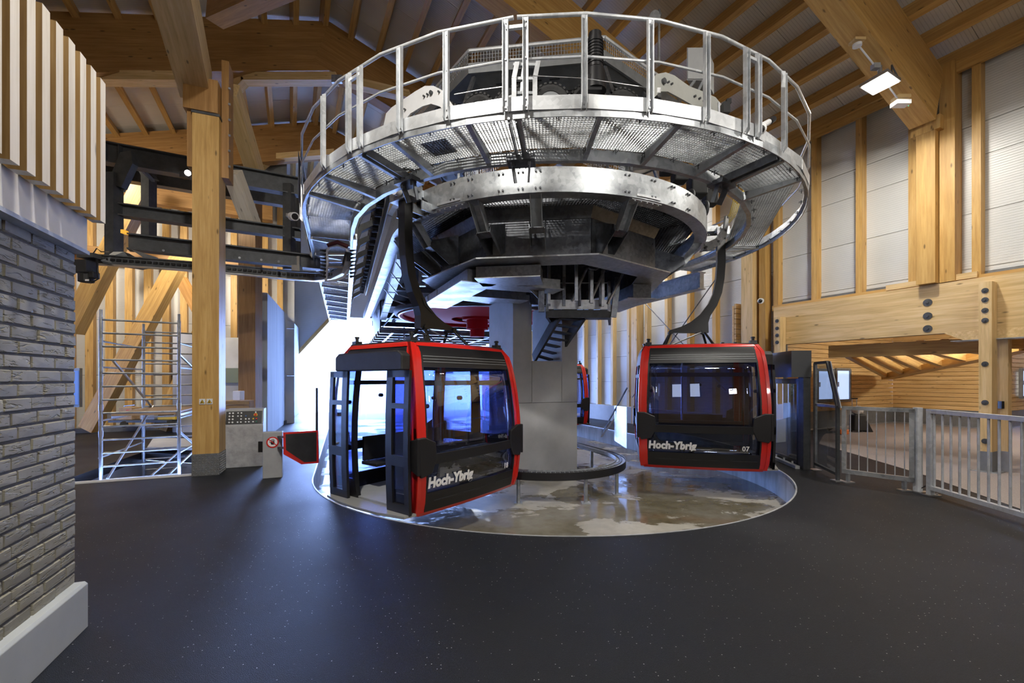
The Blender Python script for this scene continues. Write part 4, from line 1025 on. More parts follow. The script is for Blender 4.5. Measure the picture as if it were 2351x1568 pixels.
MB().box(P(1513, 28, 6.2), (.03, .04, .06)).build('clamp', M['dark_steel'], t)
t = thing('black_sensor', 'black box sensor at the right end of the arched plate', 'sensor', P(1664, 245, 5.9))
MB().box(P(1665, 250, 5.9), (.09, .1, .14)).build('housing', M['black'], t); MB().box(P(1672, 234, 5.9), (.06, .06, .06)).build('cap', M['black'], t); MB().bar(P(1650, 235, 5.8), P(1651, 268, 5.8), .02, .02).build('bracket', M['galv'], t)
t = tag(MB().bar(P(1511, 212, 4.3), P(1516, 203, 4.3), .004, .03, up=DY).box(P(1513, 207, 4.3), (.035, .004, .05)).build('tag_label', M['white']), 'small white tag clipped to the steel cable on the walkway railing', 'tag')
for px, py, lab in ((934, 382, 'left'), (1707, 382, 'right')):
    Y = (ZW+.06-H)/(870-py)*1000; c = P(px, py, Y)
    mb = MB()
    for k_ in range(3): mb.torus(c+V((0, 0, .012*k_)), DZ, .11-.006*k_, .012, 24, 6)
    o = mb.build('cable_coil', M['black'], None, smooth=True); tag(o, 'coil of black cable lying on the %s part of the walkway grating' % lab, 'cable')
o = MB().prism([ring_pt(3.5, ring_ang(985, 3.6), ZW+.03), ring_pt(3.5, ring_ang(1040, 3.6), ZW+.03), ring_pt(3.78, ring_ang(1040, 3.6), ZW+.03), ring_pt(3.78, ring_ang(985, 3.6), ZW+.03)], (0, 0, .012)).build('rubber_mat', M['rubber']); tag(o, 'dark square mat lying on the walkway grating', 'mat')
# dome camera on the walkway and others
def dome_cam(p, label, r=.05):
    t = thing('dome_camera', label, 'camera', p)
    MB().sphere(p, r, 16, 10).build('shell', M['white'], t, smooth=True); MB().sphere(p+V((-.008, -.022, -.016)), r*.72, 14, 8).build('dome', M['black'], t, smooth=True)
    return t
p = P(1745, 296, 4.55); t = dome_cam(p, 'white dome camera on an arm at the right of the walkway rail', .062)
MB().cyl(p+V((0, .03, .03)), P(1772, 276, 4.62), .03, 10).build('arm', M['white'], t)
MB().cyl(P(1768, 279, 4.6), P(1776, 273, 4.63), .032, 10).build('cap', M['black'], t)
# dark tubes, spring and drive clutter in the ring gap
t = thing('drive_unit', 'dark drive housing hanging in the gap between walkway and rail at right', 'machinery', P(1590, 420, 6.3))
for px, py, Y, s_ in ((1560, 400, 6.2, .2), (1600, 430, 6.5, .24), (1630, 455, 6.9, .2), (1530, 385, 6.0, .16)):
    MB().box(P(px, py, Y), (s_, s_, s_*1.2)).build('housing', M['black_mat'], t, bevel=.02)
for px, py, Y in ((1585, 455, 6.4), (1618, 480, 6.8)): MB().torus(P(px, py, Y), DX, .10, .03, 18, 8).build('sheave', M['dark_steel'], t, smooth=True)
t = thing('cable_bundle', 'bundle of bright yellow cables at the right side of the ring', 'cable', P(1690, 480, 6.9))
for k_ in range(6):
    o_ = k_*4; MB().tube([P(1660+o_*.7, 512, 7.2), P(1676+o_*.9, 490, 7.0), P(1684+o_, 460, 6.9), P(1690+o_, 438, 6.8)], .006, 6).build('cable', M['yellow'], t, smooth=True)
t = thing('rope_sheave', 'curved galvanised deflector arm with bolt holes on the right of the ring', 'machinery', P(1655, 520, 6.8))
pts = [P(1668, 500, 6.9), P(1664, 530, 6.85), P(1648, 555, 6.75), P(1620, 568, 6.7)]
for a_, b_ in zip(pts[:-1], pts[1:]): MB().bar(a_, b_, .03, .12).build('arm', M['galv'], t)
for a_ in pts: MB().cyl(a_+V((0, .03, 0)), a_-V((0, .03, 0)), .018, 8).build('bolt', M['dark_steel'], t)
# ------------------------------------------------------------------ outer guide beam on the right running back
gb = thing('guide_beam', 'long blue grey guide beam running back under the right of the walkway', 'beam', S3(3.3, 2, 3.4))
p, q = S3(3.15, -.6, 3.45), S3(3.0, 8.5, 3.45)
MB().bar(p, q, .10, .30).build('web', M['galv'], gb); MB().bar(p+DZ*.16, q+DZ*.16, .2, .02).bar(p-DZ*.16, q-DZ*.16, .2, .02).build('flange', M['galv'], gb)
for f in (.25, .55, .8): r_ = p.lerp(q, f); MB().box(r_, (.12, .12, .31), (V((Q2.x, Q2.y, 0)), V((R2.x, R2.y, 0)), DZ)).build('joint_plate', M['galv_light'], gb)
# ------------------------------------------------------------------ left side: arches and slanting troughs under the tyre row
t = thing('tunnel_arches', 'row of dark curved steel ribs guarding the tyre row on the left', 'guard', S3(-3.1, 4, 4.3))
for y in (.9, 1.9, 2.9, 4.0, 5.2, 6.5, 8.0, 9.5):
    pts = [S3(-3.33, y, 3.9), S3(-3.32, y, 4.25), S3(-3.2, y, 4.55), S3(-2.9, y, 4.72)]
    for a_, b_ in zip(pts[:-1], pts[1:]): pass
    mb = MB(); prof = pts+[S3(-2.9, y, 4.60), S3(-3.12, y, 4.45), S3(-3.22, y, 4.2), S3(-3.23, y, 3.9)]
    mb.prism(prof, (R2.x*.16, R2.y*.16, 0)); mb.build('rib', M['dark_steel'], t)
MB().bar(S3(-3.28, .4, 3.86), S3(-3.28, 10.5, 3.86), .06, .10).build('base_rail', M['galv'], t)
t = thing('trough_channel', 'row of bright galvanised cover plates over the left rail', 'cover', S3(-2.4, 3, 3.6))
for i in range(5):
    y0 = .6+1.3*i; MB().bar(S3(-2.50+.04*i, y0, 3.66-.05*i), S3(-2.46+.04*i, y0+1.2, 3.61-.05*i), .17, .10).build('cover_plate', M['galv_light'], t)
t = thing('pipe_frame', 'thin galvanised conduit frame below the left girder', 'pipe', S3(-1.8, 4, 2.7))
for i in range(4):
    y0 = .6+.8*i; MB().tube([S3(-2.6, y0, 3.55), S3(-2.35, y0+.3, 3.35), S3(-2.0, y0+.6, 3.32), S3(-1.6, y0+.7, 3.34)], .013, 6).build('conduit', M['galv_light'], t)
for i in range(3):
    y0 = .5+.9*i; MB().bar(S3(-2.05, y0, 3.9), S3(-2.05, y0, 3.36), .06, .05).box(S3(-2.05, y0, 3.35), (.22, .10, .04)).build('drop_bracket', M['galv'], t)
for i, y in enumerate((6.6, 8.4, 10.2)):
    for x in (-1.4, 1.2):
        t = thing('led_luminaire', 'glaring white strip lamp in the dark machinery, row %s from the bullwheel, %s' % (['one', 'two', 'three'][i], 'left' if x < 0 else 'right'), 'lamp', S3(x, y, 2.2))
        MB().bar(S3(x-.25, y, 2.55), S3(x+.25, y, 2.55), .1, .05).build('housing', M['galv'], t); MB().bar(S3(x-.23, y, 2.52), S3(x+.23, y, 2.52), .07, .02).build('tube', M['led'], t)
# dark roof shelter / machinery block over the line behind the hub
t = thing('machine_canopy', 'dark sheet metal machine canopy over the outgoing rope line', 'machinery', S3(0, 7, 4.3))
MB().prism([S3(-2.5, 1.2, 4.0), S3(2.5, 1.2, 4.0), S3(2.5, 11, 4.0), S3(-2.5, 11, 4.0)], (0, 0, .1)).build('deck', M['dark_steel'], t)
for y in (3.5, 6, 8.5, 11):
    MB().bar(S3(-2.4, y, 3.72), S3(2.4, y, 3.72), .14, .18).build('cross_member', M['steel_grey'], t)
for x in (-2.2, -1.6, 1.6, 2.2):
    MB().bar(S3(x, 1.6, 3.82), S3(x, 11, 3.82), .08, .12).build('long_member', M['dark_steel'], t)
for k_ in range(9):
    y = 7.4+.5*k_; MB().bar(S3(-1.6+.3*(k_ % 3), y, 2.3), S3(-1.6+.3*(k_ % 3), y, 3.2), .05, .05).build('drop_post', M['galv'], t)
for k_ in range(3): MB().tube([S3(-2.0, 7+k_*1.2, 2.4), S3(2.0, 7+k_*1.2, 2.4)], .02, 6).build('service_rail', M['galv'], t)
# ------------------------------------------------------------------ guide ring around the pillar foot
gk = thing('cabin_guide_ring', 'black edged guide track curving round the pillar on short legs', 'rail', S3(0, 0, 0))
GK = 1.455
MB().sweep(upath(GK, 9, 9, 40), [(.0, .075), (-.012, .075), (-.012, -.045), (0, -.045)]).build('rubbing_band', M['black'], gk, smooth=2)
MB().sweep(upath(GK-.015, 9, 9, 40), [(.0, .06), (-.16, .06), (-.16, .045), (0, .045)]).build('track_plate', M['galv'], gk, smooth=2)
MB().sweep(upath(GK-.16, 9, 9, 40), [(.0, .085), (-.012, .085), (-.012, .02), (0, .02)]).build('inner_band', M['galv'], gk, smooth=2)
mb = MB()
for i in range(60):
    a = -PI/2+PI*i/59; mb.cyl(ring_pt(GK-.09, a, .062), ring_pt(GK-.09, a, .075), .03, 8)
mb.build('roller_row', M['galv_dark'], gk)['kind'] = 'stuff'
def leg(p):
    MB().cyl(V((p.x, p.y, PZ)), V((p.x, p.y, .05)), .030, 10).box(V((p.x, p.y, PZ+.008)), (.13, .13, .016)).build('leg', M['galv'], gk)
for px in (1190, 1345, 1416): leg(ring_pt(GK-.07, ring_ang(px, GK-.07)))
for y in (.6, 2.0, 3.6, 5.4, 7.4):
    leg(S3(GK-.08, y, 0)); leg(S3(-GK+.08, y, 0))
# banner on the left railing
t = thing('banner', 'dark navy banner with a gold round emblem on the left walkway railing', 'banner', S3(-RO-.05, .6, 4.4))
A, B = S3(-RO-.05, -.15, 0), S3(-RO-.05, 2.4, 0)
MB().prism([A+DZ*4.86, B+DZ*4.86, B+DZ*4.05, A+DZ*4.2], (-Q2.x*.006, -Q2.y*.006, 0)).build('sheet', plain('navy_fabric', (.012, .014, .035), .6), t)
gold = plain('gold_print', (.55, .38, .12), .6)
c = A.lerp(B, .55)+DZ*4.45-V((Q2.x, Q2.y, 0))*.01
MB().torus(c, (Q2.x, Q2.y, 0), .17, .018, 24, 6, .2).torus(c, (Q2.x, Q2.y, 0), .09, .02, 20, 6, .2).build('emblem', gold, t)

t = thing('guide_plate', 'bright sheet metal cabin guide plate with slanting braces between pillar and cabin 07', 'plate', P(1425, 1010, 10.5))
A = P(1412, 1012, 10.6); B = P(1440, 1030, 9.9); MB().prism([A, B, B+DZ*.95, A+DZ*.85], (-.01, .02, 0)).build('plate', M['galv_light'], t)
MB().bar(P(1380, 1003, 10.9), P(1412, 960, 10.7), .10, .02).build('brace', M['galv_light'], t); MB().bar(P(1385, 990, 10.9), P(1440, 890, 10.2), .025, .025).build('rod', M['galv_dark'], t)

t = thing('launch_tunnel', 'dark low machinery tunnel over the track at the far opening', 'machinery', S3(0, 9, 3.2))
MB().prism([S3(-2.35, 7.2, 3.12), S3(2.4, 7.2, 3.12), S3(2.4, 13.4, 3.12), S3(-2.35, 13.4, 3.12)], (0, 0, .04)).build('floor_plate', M['dark_steel'], t)
MB().bar(S3(0, 7.2, 4.0), S3(0, 13.4, 4.0), 4.7, .05).bar(S3(-2.36, 7.2, 3.56), S3(-2.36, 13.4, 3.56), .05, .9).bar(S3(2.36, 7.2, 3.56), S3(2.36, 13.4, 3.56), .05, .9).build('casing', M['dark_steel'], t)
for k_ in range(7):
    y = 7.3+.95*k_; MB().bar(S3(-2.4, y, 3.04), S3(2.4, y, 3.04), .10, .14).build('cross_member', M['galv_dark'], t)
for x in (-2.0, -1.2, .2, 1.4): MB().bar(S3(x, 7.1, 3.02), S3(x, 13.4, 3.02), .08, .10).build('long_member', M['galv_dark'], t)
# ================================================================== CABINS
CW, CLn = 1.0, .86      # half width across the end face, half length
# vertical profile: z -> (inset of end face, inset of door side)
ZP = [(0.0, .10, .05), (.06, .06, .025), (.35, .02, .01), (.72, .0, .0), (1.1, .02, .0), (1.45, .06, .015), (1.75, .115, .035), (1.93, .17, .06), (2.03, .23, .09), (2.06, .28, .14)]
def prof(z):
    for (z0, a0, b0), (z1, a1, b1) in zip(ZP[:-1], ZP[1:]):
        if z <= z1: f = (z-z0)/(z1-z0); return a0+(a1-a0)*f, b0+(b1-b0)*f
    return ZP[-1][1], ZP[-1][2]
def face(x, z, end, out=0.):      # point on an end face: x across (relative -1..1 of half width), end -1 / +1
    i, j = prof(z); return V((x*(CW-j), end*(CLn-i+.05*(1-x*x))+end*out, z))
def side(y, z, sd, out=0.):       # point on a long side: y relative, sd -1 (doors) / +1
    i, j = prof(z); return V((sd*(CW-j)+sd*out, y*(CLn-i), z))
def skin(mb, fn, u0, u1, z0, z1, nu, nz, th=.02):
    """curved plate between parameters, with thickness th inwards"""
    o = []
    for k in range(2):
        for a in range(nz+1):
            for b_ in range(nu+1): o.append(fn(u0+(u1-u0)*b_/nu, z0+(z1-z0)*a/nz, -th*k))
    W = nu+1; N = W*(nz+1); f = []
    for a in range(nz):
        for b_ in range(nu):
            i = a*W+b_; f.append((i, i+1, i+W+1, i+W)); f.append((N+i, N+i+W, N+i+W+1, N+i+1))
    for b_ in range(nu): i = b_; f.append((i, N+i, N+i+1, i+1)); i = nz*W+b_; f.append((i, i+1, N+i+1, N+i))
    for a in range(nz): i = a*W; f.append((i, i+W, N+i+W, N+i)); i = a*W+nu; f.append((i, N+i, N+i+W, i+W))
    return mb.add(o, f)
def text_mesh(body, size, shear=0., bold=0., ext=.0015):
    cu = bpy.data.curves.new('lettering', 'FONT'); cu.body = body; cu.size = size; cu.shear = shear; cu.offset = bold; cu.extrude = ext; cu.resolution_u = 3; cu.space_character = 1.04
    o = bpy.data.objects.new('lettering', cu); COL.objects.link(o)
    dg = bpy.context.evaluated_depsgraph_get(); me = bpy.data.meshes.new_from_object(o.evaluated_get(dg)); bpy.data.objects.remove(o)
    return me
def put_text(body, size, fn, parent, name='lettering', shear=0., bold=0., squeeze=1., mat=None):
    me = text_mesh(body, size, shear, bold)
    me.transform(Matrix.Identity(4))
    for v in me.vertices: v.co = fn(v.co.x*squeeze, v.co.y, v.co.z)
    me.materials.clear(); me.materials.append(mat or M['lettering'])
    o = bpy.data.objects.new(name, me); COL.objects.link(o); par(o, parent); return o
NUM = {}
def make_cabin():
    t = thing('gondola_cabin', 'x', 'cabin', (0, 0, 0))
    B = lambda mb, name, mat, sm=False, p=t, bev=0: mb.build(name, M[mat], p, smooth=sm, bevel=bev)
    # floor and roof
    mb = MB(); mb.prism([(-CW+.05, -CLn+.1, .02), (CW-.05, -CLn+.1, .02), (CW-.05, CLn-.1, .02), (-CW+.05, CLn-.1, .02)], (0, 0, .06)); B(mb, 'floor_pan', 'grey_paint')
    mb = MB(); mb.prism([(-CW+.12, -CLn+.24, 2.03), (CW-.12, -CLn+.24, 2.03), (CW-.12, CLn-.24, 2.03), (-CW+.12, CLn-.24, 2.03)], (0, 0, .035)); B(mb, 'roof', 'black_mat', bev=.015)
    mb = MB(); mb.prism([(-CW+.16, -CLn+.28, 1.90), (CW-.16, -CLn+.28, 1.90), (CW-.16, CLn-.28, 1.90), (-CW+.16, CLn-.28, 1.90)], (0, 0, .03)); B(mb, 'ceiling', 'black_mat')
    for e in (-1, 1):
        fn = lambda u, z, d, e=e: face(u, z, e, d)
        # red corner pillars, roof edge and sill edge
        for s in (-1, 1):
            mb = MB(); skin(mb, fn, s*1.0, s*.865, .02, 2.05, 1, 16, .05)
            fs = lambda u, z, d, s=s: side(u, z, s, d)
            skin(mb, fs, e*.88, e*1.02, .02, 2.05, 1, 16, .05); B(mb, 'corner_pillar', 'red', 2)
        mb = MB(); skin(mb, fn, -.90, .90, 2.0, 2.06, 6, 2, .05); B(mb, 'roof_edge', 'red', 2)
        mb = MB(); skin(mb, fn, -.95, .95, .0, .045, 6, 1, .05); B(mb, 'sill_edge', 'red', 2)
        mb = MB(); skin(mb, fn, -.868, .868, 1.74, 2.0, 6, 4, .03); B(mb, 'fascia', 'black', 2)
        mb = MB()
        for zz in (1.80, 1.835, 1.87): skin(mb, lambda u, z, d: face(u, z, e, d+.006), -.84, .84, zz, zz+.01, 6, 1, .008)
        B(mb, 'fascia_ribs', 'steel_grey', 2)
        mb = MB(); skin(mb, fn, -.868, .868, .045, .27, 6, 3, .03); B(mb, 'lower_panel', 'black', 2)
        for u0, u1 in ((-.74, -.36), (-.24, -.02), (.09, .27), (.42, .82)):
            mb = MB(); skin(mb, lambda u, z, d: face(u, z, e, d+.004), e*u0*-1, e*u1*-1, .155, .168, 2, 1, .004); B(mb, 'vent_slot', 'rubber')
        mb = MB(); skin(mb, lambda u, z, d: face(u, z, e, d-.008), -.87, .87, .26, 1.75, 8, 12, .006); B(mb, 'end_window', 'tint', True)
        mb = MB(); skin(mb, lambda u, z, d: face(u, z, e, d+.008), -.87, .87, .60, .72, 6, 2, .05); B(mb, 'belt_rail', 'black', 2)
        mb = MB(); skin(mb, lambda u, z, d: face(u, z, e, d-.02), -.87, .87, 1.52, 1.58, 6, 1, .03); B(mb, 'cross_rail', 'black', 2)
        for s in (-1, 1):
            mb = MB(); skin(mb, lambda u, z, d: face(u, z, e, d-.0), s*.868, s*.845, .26, 1.75, 1, 12, .02); B(mb, 'window_seal', 'black', 2)
        for s in (-1, 1):    # corner bumpers
            i, j = prof(.7); cx, cy = s*(CW-j), e*(CLn-i)
            mb = MB(); pl = [(-.22, .50), (-.30, .66), (-.28, .86), (-.12, .93), (.0, .93), (.0, .60), (-.06, .47)]
            poly = [V((cx+s*a+s*.02, cy+e*.035+e*.0, z)) for a, z in pl]; mb.prism(poly, (0, -e*.05, 0))
            poly = [V((cx+s*.03, cy+e*.04, z)) for z in (.50, .93)]+[V((cx+s*.03, cy-e*.16, z)) for z in (.88, .60)]
            mb.prism(poly, (-s*.05, 0, 0)); B(mb, 'corner_bumper', 'black', bev=.012)
        for x_, z_ in ((-.80, 1.28), (.80, 1.28), (-.25, 1.36)):
            p = face(x_, z_, e, -.03); MB().cyl(p, p-V((0, e*.05, 0)), .028, 10).build('window_knob', M['black'], t, smooth=2)
        # lettering, left aligned seen from outside
        fx = lambda x, y, z, e=e: face((-.85+x)*(-e), .335+y, e, .010+z)
        put_text('Hoch-Ybrig', .168, fx, t, 'lettering', .10, .009, .90)
        # two ceiling lamps per end
        for s in (-.45, .45): MB().box((s, e*.5, 1.885), (.5, .1, .03)).build('ceiling_lamp', M['led_soft'], t)
    # back long side (closed)
    fs = lambda u, z, d: side(u, z, 1, d)
    mb = MB(); skin(mb, fs, -.87, .87, 1.72, 2.05, 4, 5, .03); skin(mb, fs, -.87, .87, .03, .30, 4, 3, .03); skin(mb, fs, -.87, .87, .60, .74, 4, 1, .04); skin(mb, fs, -.87, .87, 1.5, 1.56, 4, 1, .03); skin(mb, fs, -.1, .1, .03, 1.75, 1, 8, .04); B(mb, 'rear_frame', 'black', 2)
    mb = MB(); skin(mb, lambda u, z, d: side(u, z, 1, d-.01), -.88, .88, .28, 1.74, 4, 10, .006); B(mb, 'rear_window', 'tint', True)
    mb = MB(); skin(mb, fs, -.9, .9, 2.0, 2.06, 2, 2, .05); B(mb, 'roof_edge', 'red', 2)
    # door side: posts, header and two open door leaves pushed outwards
    fd = lambda u, z, d: side(u, z, -1, d)
    mb = MB(); skin(mb, fd, -.9, -.46, .03, 1.74, 1, 10, .04); skin(mb, fd, .46, .9, .03, 1.74, 1, 10, .04); 
    mb = MB(); skin(mb, fd, -.48, -.42, .03, 1.74, 1, 10, .06); skin(mb, fd, .42, .48, .03, 1.74, 1, 10, .06); skin(mb, fd, -.88, .88, 1.70, 1.98, 3, 4, .05); skin(mb, fd, -.9, -.47, .03, .3, 1, 2, .03); skin(mb, fd, .47, .9, .03, .3, 1, 2, .03); B(mb, 'door_frame', 'black', 2)
    mb = MB(); skin(mb, lambda u, z, d: side(u, z, -1, d-.01), -.88, -.47, .28, 1.7, 1, 8, .006); skin(mb, lambda u, z, d: side(u, z, -1, d-.01), .47, .88, .28, 1.7, 1, 8, .006); B(mb, 'side_window', 'tint')
    mb = MB(); skin(mb, fd, -.9, .9, 1.99, 2.06, 2, 2, .05); B(mb, 'roof_edge', 'red', 2)
    mb = MB(); mb.prism([(-CW-.09, -.70, 1.70), (-CW-.09, .64, 1.70), (-CW-.09, .64, 1.88), (-CW-.09, .56, 1.93), (-CW-.09, -.62, 1.93), (-CW-.09, -.70, 1.88)], (.13, 0, 0)); B(mb, 'door_rail_cover', 'black_mat', bev=.015)
    for s in (-1, 1):
        door = None
        mb = MB(); x0 = -CW-.05; y0, y1 = s*.40, s*.80
        def dp(y, z): i, j = prof(z); return V((x0+j*.8, y, z))
        for za, zb in ((.05, .16), (1.62, 1.70), (.60, .72), (1.26, 1.32)):
            mb.prism([dp(y0, za), dp(y1, za), dp(y1, zb), dp(y0, zb)], (-.035, 0, 0))
        zs = [.05, .4, .8, 1.2, 1.5, 1.7]
        for ya, yb in ((y0, y0+s*.11), (y1-s*.08, y1)):
            for za, zb in zip(zs[:-1], zs[1:]): mb.prism([dp(ya, za), dp(yb, za), dp(yb, zb), dp(ya, zb)], (-.035, 0, 0))
        door = B(mb, 'door', 'black')
        mb = MB()
        for za, zb in zip(zs[:-1], zs[1:]): mb.prism([dp(y0+s*.05, za+.0), dp(y1-s*.05, za), dp(y1-s*.05, zb), dp(y0+s*.05, zb)], (-.008, 0, 0))
        mb.build('pane', M['tint'], door)
    mb = MB(); pts = [(-CW+.04, -.80), (-CW+.04, .80), (-CW-.12, .78), (-CW-.20, .4), (-CW-.22, 0), (-CW-.20, -.4), (-CW-.12, -.78)]
    mb.prism([(x, y, .03) for x, y in pts], (0, 0, .03)); B(mb, 'door_step', 'tread')
    # interior: benches and poles
    for s in (-1, 1):
        mb = MB(); mb.box((.12, s*(CLn-.30), .42), (1.5, .34, .05)); mb.box((.12, s*(CLn-.17), .62), (1.5, .05, .34)); B(mb, 'bench', 'black_mat', bev=.01)
        MB().box((.12, s*(CLn-.32), .24), (.08, .1, .32)).build('bench_leg', M['black_mat'], t)
    MB().tube([(.2, 0, .08), (.2, 0, 1.9)], .016, 8).build('grab_pole', M['alu'], t, smooth=2)
    # roof fittings
    for x, y in ((-.82, -.55), (.82, -.55), (-.82, .55), (.82, .55), (-.6, -.55)):
        MB().box((x, y, 2.08), (.10, .09, .05)).cyl((x, y, 2.1), (x, y, 2.17), .024, 8).cyl((x, y, 2.145), (x, y, 2.165), .034, 8).build('roof_buffer', M['black'], t)
    # hanger: struts, foot and swept arm
    hz = 2.34
    for x, xx in ((.40, .52), (-.16, -.28)):
        for y in (-1, 1):
            mb = MB(); mb.tube([(x, y*.06, hz-.02), (xx, y*.30, 2.06)], .022, 8).cyl((x, y*.1, hz-.02), (x, y*.03, hz-.02), .04, 10); B(mb, 'strut', 'hanger', 2)
    for y in (-1, 1): MB().tube([(-.14, y*.05, hz-.02), (.46, y*.22, 2.06)], .011, 8).build('damper', M['alu'], t, smooth=2)
    cl = [(-.24, 2.30), (-.235, 2.48), (-.27, 2.6), (-.38, 2.78), (-.46, 3.0), (-.50, 3.25), (-.52, 3.55), (-.515, 4.0)]
    inner = [(.44, 2.32), (.42, 2.36), (.22, 2.42), (.06, 2.50), (-.10, 2.63), (-.24, 2.82), (-.32, 3.0), (-.365, 3.25), (-.385, 3.55), (-.385, 4.0)]
    poly = [V((x, -.065, z)) for x, z in cl]; ip = [V((x, -.065, z)) for x, z in inner]
    mb = MB(); full_ = poly+ip[::-1]; mb.prism(full_, (0, .13, 0)); B(mb, 'hanger_arm', 'hanger')
    mb = MB().prism([(-.02, -.075, 2.52), (-.18, -.075, 2.62), (-.22, -.075, 2.72), (-.10, -.075, 2.60)], (0, .15, 0)); B(mb, 'arm_recess', 'black')
    # grip
    gx = -.45
    mb = MB(); mb.box((gx, 0, 4.06), (.2, .42, .14)); mb.cyl((gx, -.28, 4.10), (gx, .28, 4.10), .05, 14); mb.box((gx+.16, 0, 4.14), (.2, .2, .10)); mb.cyl((gx+.1, -.12, 4.0), (gx+.1, -.12, 4.16), .06, 12); B(mb, 'grip', 'galv', 2)
    for y in (-.14, .14):
        mb = MB()
        for k in range(9): mb.torus((gx+.12+.026*k, y, 3.99), DX, .045, .010, 14, 6)
        mb.cyl((gx+.1, y, 3.99), (gx+.36, y, 3.99), .025, 10); B(mb, 'spring', 'black', 2)
    for k in range(4):
        mb = MB().box((gx+.18, -.26+.17*k, 3.90), (.26, .02, .12)).box((gx+.28, -.26+.17*k, 3.86), (.05, .15, .03)); B(mb, 'lever', 'galv')
    mb = MB().cyl((gx-.12, -.02, 4.08), (gx-.2, -.02, 4.08), .07, 14); B(mb, 'roller', 'white', 2)
    return t
M['led_soft'] = plain('cabin_led', (.8, .87, 1), .5, emit=2.5)
def tread():
    m, nt, b = nodes('tread_plate'); c = coords(nt, (1, 1, 1)); ch = tex(nt, 'Wave', 16.0, c); ch2 = tex(nt, 'Checker', 40.0, c)
    b.inputs['Base Color'].default_value = (.42, .42, .40, 1); b.inputs['Metallic'].default_value = .5; b.inputs['Roughness'].default_value = .45
    bump(nt, b, ch2.outputs['Fac'], .6, .004); return m
M['tread'] = tread()
cabin = make_cabin()
def cab_matrix(A, B, doors_left, z, scale=1.):
    """A, B: floor points of the end face seen by the camera, left and right"""
    A = V(A); B = V(B); e = (B-A).normalized(); n = V((e.y, -e.x))      # n: out of the end face, to the camera
    c = (A+B)/2 - n*(CLn-.10)*scale
    x = e if doors_left else -e
    y = V((-x.y, x.x))
    m_ = Matrix(((x.x, y.x, 0, c.x), (x.y, y.y, 0, c.y), (0, 0, 1, z), (0, 0, 0, 1)))
    return m_ @ Matrix.Diagonal((scale, scale, scale, 1))
def number(t, txt, e):
    fx = lambda x, y, z: face((.58+x)*(-e), .335+y, e, .010+z)
    o = put_text(txt, .105, fx, t, 'cabin_number', 0, .002, 1.0); return o
c07 = copy_tree(cabin); c02 = copy_tree(cabin)
for t, txt, e in ((cabin, '18', -1), (c07, '07', 1), (c02, '02', 1)): number(t, txt, e)
cabin['label'] = 'red and black gondola cabin numbered 18 at the platform with its doors open'
c07['label'] = 'red and black gondola cabin numbered 07 hanging by the glass portal on the right'
c02['label'] = 'red and black gondola cabin half hidden behind the concrete pillar'
for t in (cabin, c07, c02): t['group'] = 'gondola cabins in the station'
cabin.matrix_world = cab_matrix((-1.165, 4.95), (.055, 6.60), True, -.10, 1.0)
c07.matrix_world = cab_matrix((2.16, 7.60), (4.24, 7.10), False, -.02, 1.03)
c02.matrix_world = cab_matrix((.55, 14.2), (2.6, 14.75), False, -.05, 1.0)
# ================================================================== LEFT SIDE
# signed timber column
cq = V((-4.587, 6.82)); cwid, cdep = .353, .40
def CC(x, y, z): p = cq-Q2*(cwid-x)+R2*y; return V((p.x, p.y, z))
col_ = thing('timber_column', 'tall honey coloured timber column on the left with two warning signs', 'column', CC(cwid/2, cdep/2, 0))
ax = V((Q2.x, Q2.y, 0))
beam('shaft', CC(cwid/2, cdep/2, .34), CC(cwid/2, cdep/2, 5.60), cdep, cwid, M['glulam'], col_, up=ax)
beam('cap_plate', CC(cwid/2, cdep/2, 5.60), CC(cwid/2, cdep/2, 5.64), cdep+.02, cwid+.02, M['dark_steel'], col_, up=ax)
beam('head', CC(cwid/2-.06, cdep/2, 5.64), CC(cwid/2-.06, cdep/2, 6.15), cdep+.06, cwid+.10, M['glulam_dark'], col_, up=ax)
beam('side_plank', CC(-.04, cdep/2, 4.78), CC(-.04, cdep/2, 6.15), .30, .08, M['glulam_dark'], col_, up=ax)
beam('side_plank', CC(cwid+.05, cdep/2+.1, 4.72), CC(cwid+.05, cdep/2+.1, 6.6), .30, .10, M['glulam_dark'], col_, up=ax)
for z in (4.9, 5.15, 5.4, 5.65, 5.9, 6.15): MB().cyl(CC(cwid+.10, .12, z), CC(cwid+.13, .12, z), .018, 6).build('screw', M['galv'], col_)
beam('checker_plate', CC(cwid/2, cdep/2, 0.0), CC(cwid/2, cdep/2, .34), cdep+.012, cwid+.012, M['steel_grey'], col_, up=ax)
mb = MB()
for j in range(9):
    for i in range(9):
        p = CC(.02+.04*i, -.009, .02+.037*j); a = PI/4 if (i+j) % 2 else -PI/4
        mb.box(p, (.028, .006, .010), (ax*math.cos(a)+DZ*math.sin(a), V((R2.x, R2.y, 0)), DZ*math.cos(a)-ax*math.sin(a)))
    for i in range(9):
        p = CC(cwid+.009, .02+.042*i, .02+.037*j); a = PI/4 if (i+j) % 2 else -PI/4; t2 = V((R2.x, R2.y, 0))
        mb.box(p, (.028, .006, .010), (t2*math.cos(a)+DZ*math.sin(a), ax, DZ*math.cos(a)-t2*math.sin(a)))
mb.build('raised_studs', M['alu'], col_)['kind'] = 'stuff'
M['sign_yellow'] = plain('sign_yellow', (.85, .55, .02), .5)
